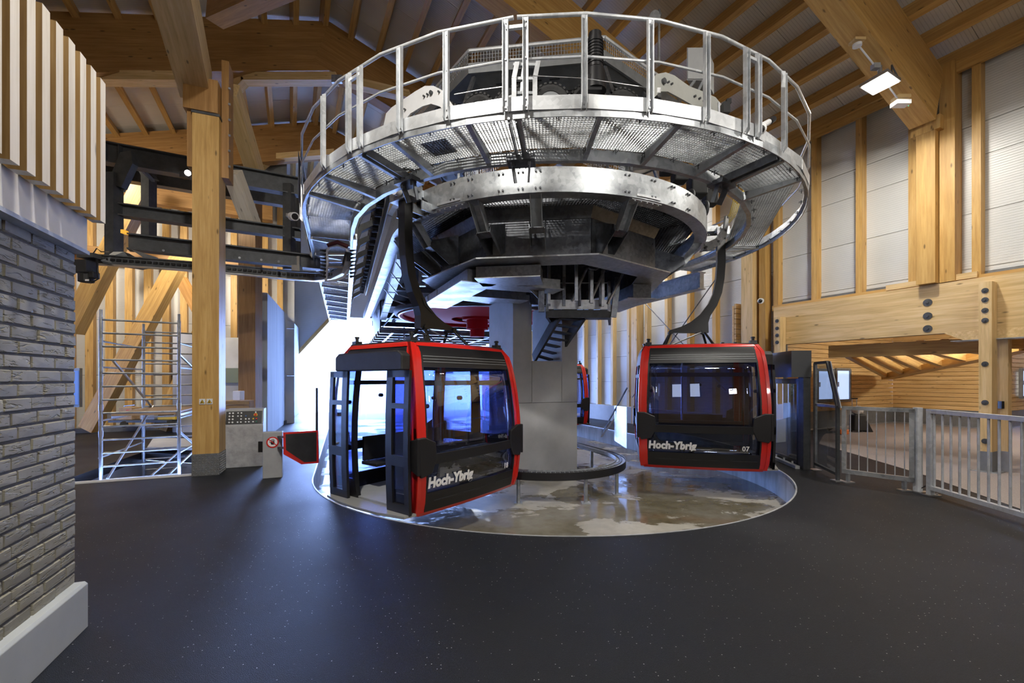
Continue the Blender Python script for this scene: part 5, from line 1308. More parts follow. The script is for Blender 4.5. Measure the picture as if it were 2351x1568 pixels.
for i, x in enumerate((.09, .185)):
    o = MB().bar(CC(x+.004, -.006, 1.15), CC(x+.084, -.006, 1.15), .008, .085).build('warning_sign', M['white'])
    tag(o, 'small square warning sign with a yellow triangle on the column, %s of the pair' % ('left' if i == 0 else 'right'), 'sign')
    MB().prism([CC(x+.012, -.011, 1.122), CC(x+.076, -.011, 1.122), CC(x+.044, -.011, 1.182)], (0, -.002, 0)).build('black_triangle', M['black'], o)
    MB().prism([CC(x+.021, -.0135, 1.127), CC(x+.067, -.0135, 1.127), CC(x+.044, -.0135, 1.171)], (0, -.002, 0)).build('yellow_triangle', M['sign_yellow'], o)
    MB().prism([CC(x+.036, -.016, 1.131), CC(x+.05, -.016, 1.131), CC(x+.05, -.016, 1.148), CC(x+.044, -.016, 1.158), CC(x+.036, -.016, 1.148)], (0, -.002, 0)).build('pictogram', M['black'], o)
u3 = V((U2.x, U2.y, 0))
p = P(447, 178, 6.9); q = P(378, -70, 4.85); q.z = p.z; d_ = (q-p); o = beam('longitudinal_beam', p-d_*.08, p+d_*1.9, .42, .55, M['spruce']); tag(o, 'heavy pale timber beam running from the left column head over the camera', 'beam')
o = beam('timber_strut', P(528, 205, 7.6), P(588, 400, 9.0), .26, .36, M['spruce']); tag(o, 'pale slanting timber strut right of the left column head', 'brace')
o = beam('timber_strut', P(533, 395, 8.1), P(580, 520, 8.8), .26, .26, M['white_wood']); tag(o, 'pale timber stub with steel angles under the black frame beam', 'brace')
o = beam('chopped_beam', P(495, 28, 8.0), P(690, -60, 6.6), .30, .40, M['glulam_dark']); tag(o, 'dark timber beam with a chopped end at the top of the frame', 'beam')
# light chords under the dark girders
def chord(pts, Y, label, dY=0.):
    t = thing('timber_chord', label, 'beam', P(*pts[1], Y)); 
    for (a, b_) in zip(pts[:-1], pts[1:]): beam('chord_board', P(*a, Y), P(*b_, Y+dY), .24, .18, M['spruce'], t)
chord([(532, 212), (560, 182), (775, 182)], 10.0, 'pale timber chord under the nearer dark girder, right of the column')
chord([(215, 180), (430, 182)], 8.9, 'pale timber chord under the nearer dark girder, left of the column')
chord([(596, 384), (622, 363), (770, 352)], 14.2, 'pale timber chord under the further dark girder')
chord([(790, 185), (940, 222)], 10.4, 'pale timber chord falling to the right behind the handrail')
o = MB().box(P(774, 182, 9.9), (.24, .06, .17)).build('joint_plate', M['galv']); tag(o, 'galvanised joint plate at the end of the pale chord', 'plate')
# ------------------------------------------------------------------ black steel frame carrying the parking rail
ds = M['dark_steel']
fr = thing('steel_gantry', 'black steel portal frame carrying the overhead rail on the left', 'gantry', P(300, 450, 8.0))
v3 = V((V2.x, V2.y, 0))
def vline(px, py, Y, px2):      # runs along the building cross direction from pixel column px to px2
    A = P(px, py, Y); k = (px2-1175.5)/1000; t = (k*A.y-A.x)/(V2.x-k*V2.y); return A, A+v3*t
def ibeam(A, B, h, w_, name='beam', mat=ds):
    MB().bar(A, B, .02, h).bar(A+DZ*(h/2-.012), B+DZ*(h/2-.012), w_, .024).bar(A-DZ*(h/2-.012), B-DZ*(h/2-.012), w_, .024).build(name, mat, fr)
for px, py, Y, px2, h in ((200, 344, 7.5, 700, .36), (200, 382, 8.7, 700, .36), (268, 482, 7.7, 690, .22), (295, 556, 7.6, 735, .28)):
    A, B = vline(px, py, Y, px2); ibeam(A, B, h, .2)
    for f in ((.08, .14) if h > .3 else ()): MB().bar(A.lerp(B, f)-DZ*h/2, A.lerp(B, f)+DZ*h/2, .18, .02).build('stiffener', ds, fr)
for px, y0, y1, Y in ((262, 400, 592, 7.65), (342, 395, 545, 8.8), (664, 425, 620, 8.9), (678, 420, 612, 10.1)):
    MB().bar(P(px, y0, Y), P(px, y1, Y), .20, .16).build('post', ds, fr)
MB().prism([P(247, 420, 7.6), P(278, 430, 7.6), P(304, 375, 7.6), P(300, 345, 7.6), P(275, 350, 7.6)], (0, .12, 0)).build('knee', ds, fr)
MB().prism([P(328, 410, 8.75), P(356, 410, 8.75), P(318, 365, 8.75), P(300, 362, 8.75)], (0, .12, 0)).build('knee', ds, fr)
MB().bar(P(306, 372, 7.9), P(352, 415, 8.6), .05, .05).bar(P(300, 385, 7.7), P(282, 440, 7.7), .04, .05).build('brace', M['steel_grey'], fr)
for px in (375, 550, 600, 640): MB().cyl(P(px, 575+(px-375)*.095, 7.75), P(px, 575+(px-375)*.095, 7.6), .02, 8).build('bolt', M['galv'], fr)
MB().prism([P(300, 572, 7.5), P(352, 588, 7.5), P(352, 600, 7.5), P(330, 592, 7.5)], (0, .1, 0)).build('end_plate', M['steel_grey'], fr)
MB().box(P(286, 533, 7.5), (.05, .1, .06)).build('warning_lens', M['beacon'], fr)
MB().box(P(682, 618, 8.7), (.16, .12, .14)).box(P(686, 600, 8.7), (.05, .06, .2)).build('clamp', M['alu'], fr)
# curved overhead parking rail with chain
pr_ = thing('overhead_rail', 'black curved overhead chain rail with a drive motor at its left end', 'rail', P(450, 612, 7.6))
pts = [P(198, 595, 7.0), P(300, 602, 7.2), P(435, 612, 7.5), P(560, 622, 7.8), P(660, 632, 8.0), P(725, 636, 7.9), P(765, 632, 7.6), P(792, 618, 7.3), P(800, 590, 7.1)]
for o_, h, nm, mt in ((0, .11, 'rail_profile', ds), (.075, .02, 'upper_lip', ds), (-.07, .018, 'lower_strip', M['alu'])):
    mb = MB()
    for a_, b_ in zip(pts[:-1], pts[1:]): mb.bar(a_+DZ*o_, b_+DZ*o_, .10 if nm != 'rail_profile' else .06, h)
    mb.build(nm, mt, pr_)
mb = MB()
for a_, b_ in zip(pts[:6], pts[1:7]):
    n_ = int((b_-a_).length/.075)
    for i in range(n_):
        q = a_.lerp(b_, (i+.5)/n_); mb.box(q-V((0, .045, -.01)), (.05, .02, .035), ((b_-a_).normalized(), DY, DZ))
mb.build('chain_links', M['black'], pr_)['kind'] = 'stuff'
MB().box(P(196, 614, 6.9), (.22, .22, .20)).cyl(P(198, 615, 6.9), P(198, 648, 6.9), .10, 14).box(P(216, 632, 6.9), (.08, .12, .10)).build('motor', M['black_mat'], pr_, bevel=.01)
MB().box(P(205, 588, 6.9), (.26, .14, .07)).build('gearbox', ds, pr_); MB().box(P(200, 643, 6.78), (.06, .006, .025)).build('rating_plate', M['alu'], pr_)
MB().tube([P(222, 596, 6.85), P(226, 640, 6.85), P(212, 648, 6.85), P(206, 640, 6.85)], .012, 6).build('cable', M['black'], pr_, smooth=True)
MB().tube([P(212, 585, 6.9), P(222, 570, 6.9), P(232, 578, 6.9), P(250, 578, 7.3)], .008, 6).build('cable', M['black'], pr_, smooth=True)
MB().prism([P(230, 598, 7.0), P(260, 578, 7.2), P(285, 578, 7.2), P(340, 612, 7.3), P(316, 616, 7.3), P(240, 606, 7.0)], (0, .1, 0)).build('carriage', ds, pr_)
# rubber finned catch frame at the end of the rail
cf = thing('catch_frame', 'white framed cabin catcher with black rubber fins on both sides', 'machinery', P(772, 610, 7.2))
L0 = [P(748, 645, 7.25), P(752, 600, 7.25), P(750, 578, 7.25), P(758, 566, 7.25), P(775, 562, 7.25), P(795, 570, 7.25), P(802, 590, 7.25), P(800, 618, 7.25), P(790, 636, 7.25), P(770, 644, 7.25)]
MB().tube(L0, .024, 8, True).build('frame', M['white'], cf, smooth=True)
for y_ in (584, 600, 614): MB().bar(P(754, y_, 7.25), P(797, y_, 7.25), .03, .03).build('rung', M['alu'], cf)
MB().tube([P(752, 563, 7.2), P(775, 556, 7.2), P(798, 566, 7.2)], .035, 8).build('rubber_roll', plain('dark_red_rubber', (.09, .012, .015), .6), cf, smooth=True)
for k_ in range(8):
    y_ = 576+k_*8.5
    for px, s in ((746, -1), (806, 1)): MB().cyl(P(px-2*s, y_, 7.22), P(px+12*s, y_-2, 7.22), .022, 8, .006).build('fin', M['rubber'], cf)
# bullet camera on the frame
t = thing('bullet_camera', 'small round camera on the black post beside the ring walkway', 'camera', P(675, 497, 8.0))
MB().cyl(P(670, 497, 8.1), P(677, 497, 7.85), .075, 16).build('shell', M['white'], t, smooth=2); MB().cyl(P(677, 497, 7.85), P(677.3, 497, 7.84), .055, 16).build('lens', M['black'], t); MB().bar(P(658, 494, 8.1), P(672, 495, 8.1), .05, .06).build('bracket', M['alu'], t)
t = thing('spot_lamp', 'small glaring spot lamp beside the left timber column', 'lamp', P(431, 397, 7.2))
MB().sphere(P(431, 397, 7.2), .045, 12, 8).build('bulb', M['lamp'], t); MB().box(P(424, 402, 7.3), (.1, .1, .1)).build('housing', M['black'], t)
# ------------------------------------------------------------------ scaffold tower
al = M['galv']
sf = thing('scaffold_tower', 'aluminium scaffold tower standing in the floor shaft', 'scaffold', P(320, 1095, 7.2))
FL, FR, RL, RR = [V((*q, 0)) for q in ((-6.23, 6.6), (-5.39, 7.05), (-7.02, 8.3), (-6.18, 8.75))]
for p in (FL, FR, RL, RR):
    MB().cyl(p+DZ*-2.2, p+DZ*2.44, .024, 10).cyl(p+DZ*2.44, p+DZ*2.55, .019, 10).build('upright', al, sf, smooth=2)
    for z in (.62, 1.02): MB().cyl(p+DZ*z, p+DZ*(z+.09), .029, 10).build('collar', M['alu'], sf, smooth=2)
for a_, b_ in ((FL, FR), (RL, RR)):
    for i in range(14): z = 2.40-.203*i; MB().cyl(a_+DZ*z, b_+DZ*z, .0145, 8).build('rung', al, sf, smooth=2)
for z in (2.08, 1.68, .86, .3): MB().cyl(FL+DZ*z+V((-.03, 0, 0)), RL+DZ*z, .014, 8).build('long_brace', al, sf); MB().cyl(FR+DZ*z, RR+DZ*z, .014, 8).build('long_brace', al, sf)
for a_, za, b_, zb_ in ((FL.lerp(FR, .15), 1.78, RL.lerp(RR, .12), .98), (FL.lerp(FR, .08), -.02, RL.lerp(RR, .15), .98), (FR, .65, RR, .0), (FR, 1.9, RR, 1.5), (FL.lerp(FR, .4), -.25, RL.lerp(RR, .6), .10), (FL.lerp(FR, .7), -.2, RL.lerp(RR, .95), .2)):
    MB().cyl(a_+DZ*za, b_+DZ*zb_, .019, 8).build('diagonal', M['alu'], sf, smooth=2)
MB().prism([FL.lerp(FR, .12)+DZ*.93, FR+DZ*.93, RR+DZ*.93, RL.lerp(RR, .12)+DZ*.93], (0, 0, .03)).build('deck', M['card'], sf)
mb = MB()
for a_, b_ in ((FL.lerp(FR, .1), RL.lerp(RR, .1)), (FR.lerp(FL, .04), RR.lerp(RL, .04))): mb.bar(a_+DZ*.93, b_+DZ*.93, .05, .07)
mb.build('deck_frame', M['alu'], sf)
o = MB().prism([P(338, 1032, 8.7), P(444, 1034, 8.3), P(470, 1012, 9.8), P(352, 1010, 10.0)], (0, 0, .05)).build('concrete_slab', M['concrete']); tag(o, 'flat pale concrete cover slab lying behind the scaffold tower', 'slab')
# ------------------------------------------------------------------ control desk
A = V((P(513, 0, 7.30).x, 7.30, 0)); B = V((P(603, 0, 7.52).x, 7.52, 0)); dx = (B-A).normalized(); wd = (B-A).length; bk_ = V((-dx.y, dx.x, 0))
cdk = thing('control_desk', 'control desk with a black button panel and grey cover cloth beside the left column', 'control desk', (A+B)/2)
def CD(x, y, z): return A+dx*x+bk_*y+DZ*z
MB().prism([CD(.01, 0, .02), CD(.0, .04, .70), CD(.0, .12, .95), CD(.0, .16, .98), CD(.0, .45, .98), CD(.0, .45, .02)], dx*wd).build('body', M['grey_paint'], cdk, bevel=.01)
mb = MB(); mb.prism([CD(-.005, -.02, .0), CD(-.008, .022, .70), CD(-.005, .04, .72), CD(-.005, .05, .0)], dx*(wd+.012)); mb.build('cover_cloth', M['cloth'], cdk, bevel=.01)
nrm = V(bk_*(-.25)+DZ*.08).normalized(); P0, P1 = CD(.02, .045, .735), CD(.02, .115, .945)
MB().prism([P0-bk_*.006, P0+dx*(wd-.04)-bk_*.006, P1+dx*(wd-.04)-bk_*.006, P1-bk_*.006], bk_*.03).build('button_panel', M['black'], cdk)
out = (-bk_*.95+DZ*.3).normalized(); cols_ = {}
def btn(fx, fy, r, mat): p = P0.lerp(P1, fy)+dx*(fx*(wd-.04)); MB().cyl(p, p+out*.018, r, 12).build('button', M[mat], cdk)
for i, fx in enumerate((.10, .19)):
    for fy in (.12, .36, .6, .84): btn(fx, fy, .014, 'alu')
for fx, fy, mt in ((.33, .60, 'alu'), (.33, .84, 'alu'), (.42, .84, 'white'), (.42, .6, 'white'), (.42, .36, 'white'), (.33, .12, 'white'), (.42, .12, 'white'), (.55, .6, 'blue'), (.55, .36, 'white'), (.64, .36, 'white'), (.55, .12, 'alu'), (.64, .12, 'alu'), (.76, .36, 'sign_yellow'), (.76, .12, 'white'), (.85, .36, 'red'), (.85, .12, 'green'), (.82, .88, 'alu')): btn(fx, fy, .012, mt)
p = P0.lerp(P1, .66)+dx*(.82*(wd-.04)); MB().cyl(p, p+out*.02, .03, 16).build('button', M['sign_yellow'], cdk); MB().cyl(p, p+out*.04, .019, 14).build('button', M['red'], cdk)
# ------------------------------------------------------------------ barrier
bp = P(627, 0, 6.62); bp.z = 0
br = thing('barrier', 'grey barrier post with red and black swing arm and a tall thin rod', 'barrier', bp)
e1 = V((.93, .37, 0)).normalized(); e2 = V((-e1.y, e1.x, 0))
MB().prism([bp-e1*.135-e2*.05, bp+e1*.13-e2*.05, bp+e1*.13+e2*.09, bp-e1*.135+e2*.09], (.0, .0, .70)).build('post', M['grey_paint'], br, bevel=.012)
MB().bar(bp-e1*.16+DZ*.40, bp-e1*.16+DZ*.56, .05, .06).build('latch', M['black'], br)
sc_ = bp-e2*.054+DZ*.545; n_ = -e2
def disc(r, off, mat, name, r2=None): return MB().cyl(sc_+n_*off, sc_+n_*(off+.002), r, 28).build(name, M[mat], sg)
sg = thing('prohibition_sign', 'round no touching sign with a black hand on the barrier post', 'sign', sc_)
disc(.084, 0, 'red', 'red_ring'); disc(.066, .002, 'white', 'white_face')
up_ = DZ; hb = sc_+n_*.0045
def HB(x, y): return hb+e1*x+up_*y
mb = MB(); mb.prism([HB(-.018, -.035), HB(.022, -.035), HB(.028, .0), HB(.02, .012), HB(-.02, .010), HB(-.024, -.01)], n_*.001)
for i, (x, l, a) in enumerate(((-.015, .034, .16), (-.003, .042, .05), (.009, .042, -.06), (.020, .032, -.2))):
    d = V((math.sin(-a), math.cos(a))); q0 = (x, .008); q1 = (x+d.x*l, .008+d.y*l); mb.bar(HB(*q0)+n_*.0005, HB(*q1)+n_*.0005, .0085, .001, up=n_)
mb.bar(HB(-.02, -.012), HB(-.043, .012), .009, .001, up=n_); mb.build('hand', M['black'], sg)
MB().bar(HB(-.052, .046)+n_*.002, HB(.052, -.046)+n_*.002, .011, .001, up=n_).build('slash', M['red'], sg)
Ya = 6.45
ar = lambda px, py: P(px, py, Ya+(px-650)*.0035)
MB().prism([ar(650, 993), ar(729, 988), ar(731, 1063), ar(692, 1066), ar(651, 1043)], (0, .03, 0)).build('arm_frame', M['red'], br)
MB().prism([ar(656, 997)-V((0, .005, 0)), ar(727, 992)-V((0, .005, 0)), ar(727, 1059)-V((0, .005, 0)), ar(699, 1061)-V((0, .005, 0)), ar(657, 1033)-V((0, .005, 0))], (0, .04, 0)).build('arm_panel', M['black_mat'], br)
for y_ in (1003, 1028): MB().bar(P(640, y_, 6.6), P(655, y_, 6.47), .04, .03).build('hinge', M['dark_steel'], br)
MB().bar(P(727.5, 1062, 6.74), P(727.5, 890, 6.74), .03, .025).build('rod', M['black'], br)
# ------------------------------------------------------------------ clutter behind the scaffold
ct = thing('hand_cart', 'flat hand cart loaded with boxes behind the scaffold tower', 'cart', P(350, 978, 12.0))
bz = .22
MB().box(P(340, 965, 12.2), (1.6, .7, .06)).build('deck', M['dark_steel'], ct)
for px in (285, 395): MB().cyl(P(px, 974, 11.9), P(px, 974, 11.82), .09, 12).build('wheel', M['rubber'], ct)
MB().tube([P(286, 960, 12.2), P(286, 932, 12.2), P(310, 930, 12.2)], .02, 6).build('push_bar', M['galv'], ct)
ZC = P(340, 965, 12.2).z+.035
def load(name, px, Y, sx, sy, sz, mat, label, cat):
    c = P(px, 900, Y); o = MB().box((c.x, Y, ZC+sz/2), (sx, sy, sz)).build(name, M[mat], None, bevel=.01); return tag(o, label, cat)
load('cardboard_box', 300, 12.15, .36, .34, .34, 'card', 'brown cardboard box with a red label on the hand cart', 'box')
c = P(300, 900, 11.97); MB().box((c.x, 11.97, ZC+.24), (.24, .01, .07)).build('label', M['red'], bpy.data.objects['cardboard_box'])
load('tool_case', 348, 12.2, .40, .3, .22, 'grey_paint', 'grey tool case in the middle of the hand cart', 'case')
load('spirit_level', 384, 12.05, .5, .06, .10, 'sign_yellow', 'yellow tool lying on the right of the hand cart', 'tool')
load('toolbox', 386, 12.3, .4, .25, .26, 'black_mat', 'black toolbox at the right end of the hand cart', 'box')
t = thing('wooden_crate', 'brown wooden crate with a white box behind the control desk', 'crate', P(545, 935, 9.5))
MB().box(P(545, 935, 9.6), (.5, .4, .3)).build('crate', M['card'], t)
for y_ in (925, 935, 945): MB().box(P(545, y_, 9.38), (.52, .02, .07)).build('slat', M['saw_wood'], t)
o = MB().box(P(548, 908, 9.5), (.16, .16, .2)).build('carton', M['white'], None, bevel=.01); tag(o, 'small white carton on the wooden crate behind the control desk', 'box')
t = thing('side_window', 'x', 'window', P(172, 890, 7.6)); t['label'] = 'narrow blue window at the very edge of the brick wall'
MB().box(P(168, 890, 11.2), (.4, .08, 1.0)).build('frame', M['steel_grey'], t); MB().box(P(167, 890, 11.1), (.3, .03, .86)).build('pane', plain('blue_pane', (.08, .16, .45), .15, emit=.5), t)
# ================================================================== RIGHT SIDE
# glass portal
pa, pb_ = V((4.94, 7.2, 0)), V((5.16, 8.47, 0)); d = (pb_-pa).normalized(); nl = V((-d.y, d.x, 0)); Lp = (pb_-pa).length
pt = thing('glass_portal', 'dark framed sliding glass portal with a grey header beside cabin 07', 'door', pa)
MB().prism([pa-d*.02, pa+nl*.30-d*.02, pa+nl*.30+d*1.5, pa+d*1.5], (0, 0, .44)).build('header', M['header_grey'], pt)
pt_h = [o for o in KIDS(pt)][0]; pt_h.matrix_parent_inverse = pt_h.matrix_parent_inverse @ Matrix.Translation((0, 0, 1.53))
MB().bar(pa+nl*.07+d*.06, pa+nl*.07+d*.06+DZ*1.53, .13, .12).build('post', M['dark_steel'], pt)
MB().bar(pb_+nl*.07+d*.1, pb_+nl*.07+d*.1+DZ*1.53, .10, .10).build('post', M['dark_steel'], pt)
a_, b_ = pa+nl*.10+d*.16, pb_+nl*.12-d*.0
lf = MB().bar(a_+DZ*.08, b_+DZ*.08, .05, .08).bar(a_+DZ*1.46, b_+DZ*1.46, .05, .09).bar(a_+DZ*.04, a_+DZ*1.5, .06, .06).bar(b_+DZ*.04, b_+DZ*1.5, .06, .06).build('door_leaf', M['black'], pt)
MB().bar(a_+DZ*.77, b_+DZ*.77, .008, 1.32).build('pane', M['clear'], lf)
c0, c1 = a_+nl*-.09, a_+d*.62-nl*.09
lf = MB().bar(c0+DZ*.06, c1+DZ*.06, .04, .06).bar(c0+DZ*1.46, c1+DZ*1.46, .04, .06).bar(c1+DZ*.04, c1+DZ*1.5, .04, .05).build('door_leaf', M['dark_steel'], pt)
MB().bar(c0+DZ*.77, c1+DZ*.77, .008, 1.36).build('pane', glass('smoked_glass', (.62, .64, .66), .08), lf)
MB().bar(pa+nl*.2+DZ*.03, pb_+nl*.2+d*.1+DZ*.03, .07, .05).build('threshold', M['galv_light'], pt)
for f in (.2, .45, .7, .92): p = (pa+nl*.17).lerp(pb_+nl*.17, f); MB().cyl(p+DZ*.05, p+DZ*.09, .016, 8).build('bolt', M['galv_light'], pt)
# glass side screen
ga, gb_ = V((4.985, 7.16, 0)), V((4.785, 6.40, 0)); gd = (gb_-ga).normalized(); gL = (gb_-ga).length
gs = thing('glass_screen', 'galvanised framed glass side screen with a slanting top next to the portal', 'screen', ga)
G = lambda x, z: ga+gd*x+DZ*z
def fbar(p, q, wd_=.04, mat='galv', name='frame_bar'): return MB().bar(p, q, wd_, wd_).build(name, M[mat], gs)
xs = gL*.58
fbar(G(0, .04), G(0, 1.76)); fbar(G(0, 1.76), G(xs, 1.76), .04, 'dark_steel'); fbar(G(xs, 1.76), G(gL, 1.09), .04, 'dark_steel'); fbar(G(gL, 0), G(gL, 1.09), .04, 'dark_steel'); fbar(G(0, 1.08), G(gL, 1.09)); fbar(G(0, .11), G(gL, .10), .04, 'dark_steel')
th = V((-gd.y, gd.x, 0))*.006
MB().prism([G(.02, .12), G(gL-.02, .12), G(gL-.02, 1.07), G(.02, 1.07)], th).build('pane', M['clear'], gs)
MB().prism([G(.02, 1.11), G(gL-.04, 1.11), G(xs-.01, 1.74), G(.02, 1.74)], th).build('pane', M['clear'], gs)
MB().prism([G(xs+.02, 1.77), G(gL+.02, 1.08), G(gL+.10, 1.08), G(xs+.09, 1.77)], th*2).build('fabric_strip', M['steel_grey'], gs)
for x in (0, gL): MB().box(G(x, .008), (.14, .12, .016)).build('foot_plate', M['alu'], gs)
# gate
A, B = V((4.82, 6.36, 0)), V((5.33, 5.77, 0)); gd2 = (B-A).normalized(); L = (B-A).length
gt = thing('gate', 'galvanised gate with thin upright bars between the glass screen and the fence', 'gate', A)
T = lambda x, z: A+gd2*x+DZ*z
for p, q in ((T(.025, .13), T(.025, 1.10)), (T(L-.025, .13), T(L-.025, 1.10))): MB().bar(p, q, .05, .05, up=gd2).build('stile', M['galv'], gt)
MB().bar(T(0, 1.08), T(L, 1.08), .05, .05).build('top_rail', M['galv'], gt); MB().bar(T(0, .16), T(L, .16), .05, .06).build('bottom_rail', M['galv'], gt)
for i in range(7): x = L*(i+1)/8; MB().cyl(T(x, .18), T(x, 1.06), .0065, 8).build('bar', M['galv_light'], gt)
for x in (.07, L-.1):
    MB().bar(T(x, .02), T(x, .14), .05, .03).build('foot', M['galv'], gt); MB().box(T(x, .008), (.14, .09, .016)).build('foot_plate', M['alu'], gt)
# fence
A, B = V((5.40, 5.62, 0)), V((5.08, 2.75, 0)); fd = (B-A).normalized(); L = (B-A).length
fe = thing('fence', 'galvanised railing fence with stout upright bars on the right', 'fence', A)
T = lambda x, z: A+fd*x+DZ*z
MB().bar(A-fd*.12+V((-.02, .05, 0)), A-fd*.12+V((-.02, .05, 1.12)), .07, .07).build('gate_post', M['galv_fence'], fe)
MB().bar(T(0, 0), T(0, 1.11), .06, .06).build('post', M['galv_fence'], fe); MB().bar(T(1.9, 0), T(1.9, 1.11), .06, .06).build('post', M['galv_fence'], fe)
MB().bar(T(0, 1.085), T(L, 1.085), .06, .05).build('top_rail', M['galv_fence'], fe); MB().bar(T(0, .10), T(L, .10), .06, .05).build('bottom_rail', M['galv_fence'], fe)
n_ = int((L-.1)/.118)
for i in range(n_): MB().cyl(T(.06+.118*i, .12), T(.06+.118*i, 1.065), .0125, 8).build('bar', M['galv_fence'], fe, smooth=2)
for x in (-.1, 0, 1.9): MB().box(T(x, .008), (.16, .14, .016)).cyl(T(x+.04, .016)+V((.05, 0, 0)), T(x+.04, .035)+V((.05, 0, 0)), .012, 6).build('foot_plate', M['alu'], fe)
MB().tube([T(-.32, .30), T(-.26, .28), T(-.20, .16), T(-.16, .04), T(-.08, .10)], .009, 6).build('cable', M['black'], fe, smooth=True)
# ------------------------------------------------------------------ waiting room contents
sx, sy = P(1969, 0, 12.3).x, 12.3; s0 = V((sx, sy, 0))
sc1 = thing('suitcase', 'black trolley suitcase with raised handle by the waiting room wall', 'suitcase', s0)
MB().box(s0+DZ*.27, (.34, .22, .46)).build('body', M['black_mat'], sc1, bevel=.03)
for x in (-.06, .07): MB().cyl(s0+V((x, .12, .5)), s0+V((x, .12, .93)), .010, 6).build('handle_rod', M['alu'], sc1)
MB().bar(s0+V((-.08, .12, .94)), s0+V((.09, .12, .94)), .03, .03).build('handle', M['black'], sc1)
for x in (-.13, .14): MB().cyl(s0+V((x-.02, .08, .035)), s0+V((x+.02, .08, .035)), .035, 10).build('wheel', M['rubber'], sc1)
mb = MB().sphere(s0+V((-.02, -.02, .60)), .14, 14, 8); mb.v = [(x, y, s0.z+.50+(z-.46)*.85+.02*math.sin(x*40)) for x, y, z in mb.v]
tag(mb.build('plastic_bag', M['white'], None, smooth=True), 'white plastic bag lying on top of the black suitcase', 'bag')
mb = MB().prism([s0+V((.20, -.05, 0)), s0+V((.42, -.05, 0)), s0+V((.30, 0, .30)), s0+V((.22, 0, .34))], (0, .14, 0)); tag(mb.build('rucksack', M['black'], None, bevel=.02), 'small black rucksack leaning beside the suitcase', 'bag')
o0 = Fz(1936, 998); t = thing('chainsaw', 'orange power tool lying on the floor left of the suitcase', 'tool', o0)
MB().box(o0+V((0, 0, .08)), (.22, .14, .13)).build('body', M['orange'], t, bevel=.02); MB().tube([o0+V((-.06, 0, .13)), o0+V((0, 0, .2)), o0+V((.1, 0, .13))], .014, 6).build('handle', M['black'], t); MB().bar(o0+V((-.1, 0, .07)), o0+V((-.42, .05, .06)), .012, .06).build('blade', M['dark_steel'], t)
# emergency sign seen through the portal glass
p = P(1817, 890, 9.55)
t = tag(MB().box(p, (.075, .015, .37)).build('rescue_sign', M['green']), 'green rescue sign lettered SOS seen through the portal glass', 'sign')
MB().box(p+V((0, -.002, .145)), (.07, .014, .055)).build('white_field', M['white'], t)
def fsos(x, y, z): return p+V((-.03+x, -.012-z, .125+y))
put_text('SOS', .045, fsos, t, 'lettering', 0, .001, .75, M['green'])
MB().prism([p+V((-.02, -.011, -.08)), p+V((.02, -.011, -.08)), p+V((.02, -.011, -.0)), p+V((-.02, -.011, -.0))], (0, .004, 0)).bar(p+V((-.02, -.011, -.14)), p+V((.02, -.011, -.12)), .004, .02).cyl(p+V((0, -.009, .05)), p+V((0, -.013, .05)), .018, 10).build('pictogram', M['white'], t)
# small camera on the wall column
t = thing('wall_camera', 'small white dome camera on the timber column above cabin 07', 'camera', P(1747, 691, 9.9))
MB().cyl(P(1747, 691, 10.1), P(1746, 691, 9.9), .065, 14).build('base', M['white'], t, smooth=2); MB().sphere(P(1745.5, 691, 9.9), .045, 12, 8).build('dome', M['black'], t, smooth=True)
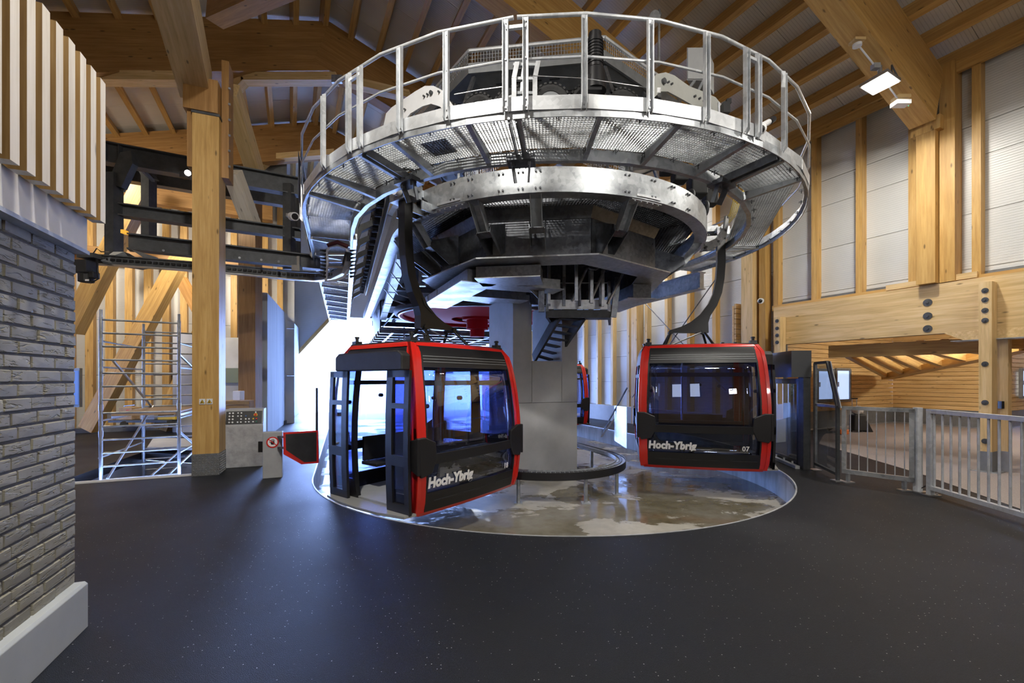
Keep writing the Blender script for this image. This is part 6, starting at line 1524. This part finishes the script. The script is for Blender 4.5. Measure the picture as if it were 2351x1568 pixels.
# ------------------------------------------------------------------ floodlight on the right girder
def floodlight(c, label, corners=None):
    t = thing('floodlight', label, 'lamp', c)
    q = corners or [c+V(p) for p in ((-.21, -.02, 0), (-.02, -.21, 0), (.21, .02, 0), (.02, .21, 0))]
    MB().prism([p+DZ*.012 for p in q], (0, 0, .05)).build('housing', M['alu'], t)
    m_ = (q[0]+q[1]+q[2]+q[3])/4
    MB().prism([m_.lerp(p, .90) for p in q], (0, 0, .014)).build('diffuser', M['lamp'], t)
    MB().tube([q[1].lerp(q[2], .3)+DZ*.05, q[1].lerp(q[2], .5)+DZ*.22+V((0, .05, 0)), q[1].lerp(q[2], .7)+DZ*.05], .012, 6).build('bracket', M['dark_steel'], t)
    MB().cyl(m_+DZ*.06, m_+DZ*.30, .03, 10).build('stem', M['alu'], t)
    return t
qs = []
for px, py in ((1973, 203), (2038, 166), (2069, 188), (2003, 221)): qs.append(P(px, py, 4.64/(870-py)*1000))
floodlight(sum(qs, V((0, 0, 0)))/4, 'glaring square floodlight hung under the right roof girder', qs)
area((5.8, 6.86, 6.08), (5.5, 7.2, 0), .34, .34, 120, (1, .95, .86))
t = thing('conduit', 'white conduit with a round detector along the underside of the right girder', 'conduit', P(1990, 130, 6.75))
MB().box(P(1968, 95, 6.62), (.16, .14, .04)).build('mounting_block', M['spruce'], t); MB().cyl(P(1968, 101, 6.6), P(1968, 107, 6.6), .06, 14).build('detector', M['white'], t, smooth=2)
MB().tube([P(1974, 108, 6.62), P(2008, 150, 6.85), P(2045, 205, 7.0), P(2060, 225, 7.1)], .012, 6).build('pipe', M['white'], t, smooth=True); MB().box(P(2010, 153, 6.85), (.10, .08, .08)).build('junction_box', M['grey_paint'], t)
t = thing('emergency_light', 'small white emergency light box on the right girder below the floodlight', 'lamp', P(2068, 235, 7.15))
MB().box(P(2068, 226, 7.15), (.2, .16, .05)).build('mounting_block', M['spruce'], t); MB().box(P(2068, 238, 7.13), (.24, .14, .07)).build('housing', M['white'], t, bevel=.008); MB().sphere(P(2086, 243, 7.05), .01, 8, 6).build('indicator', M['green_led'] if 'green_led' in M else M['green'], t)

for i, f_ in enumerate(UNSEEN_FLOODS):  # fixture bodies added at the unseen lamps
    floodlight(V(f_[0])+V((0, 0, .06)), ['square floodlight high over the platform to the right of the photographer', 'square floodlight high above the slat cladding', 'square floodlight over the scaffold tower', 'square floodlight near the rear left stud wall', 'unseen added square floodlight under the waiting room ceiling nearest the portal', 'unseen added square floodlight under the waiting room ceiling at the back', 'unseen added square floodlight by the far part of the right wall', 'unseen added square floodlight above the fence', 'unseen square floodlight added as fill low on the wall behind the photographer'][i])
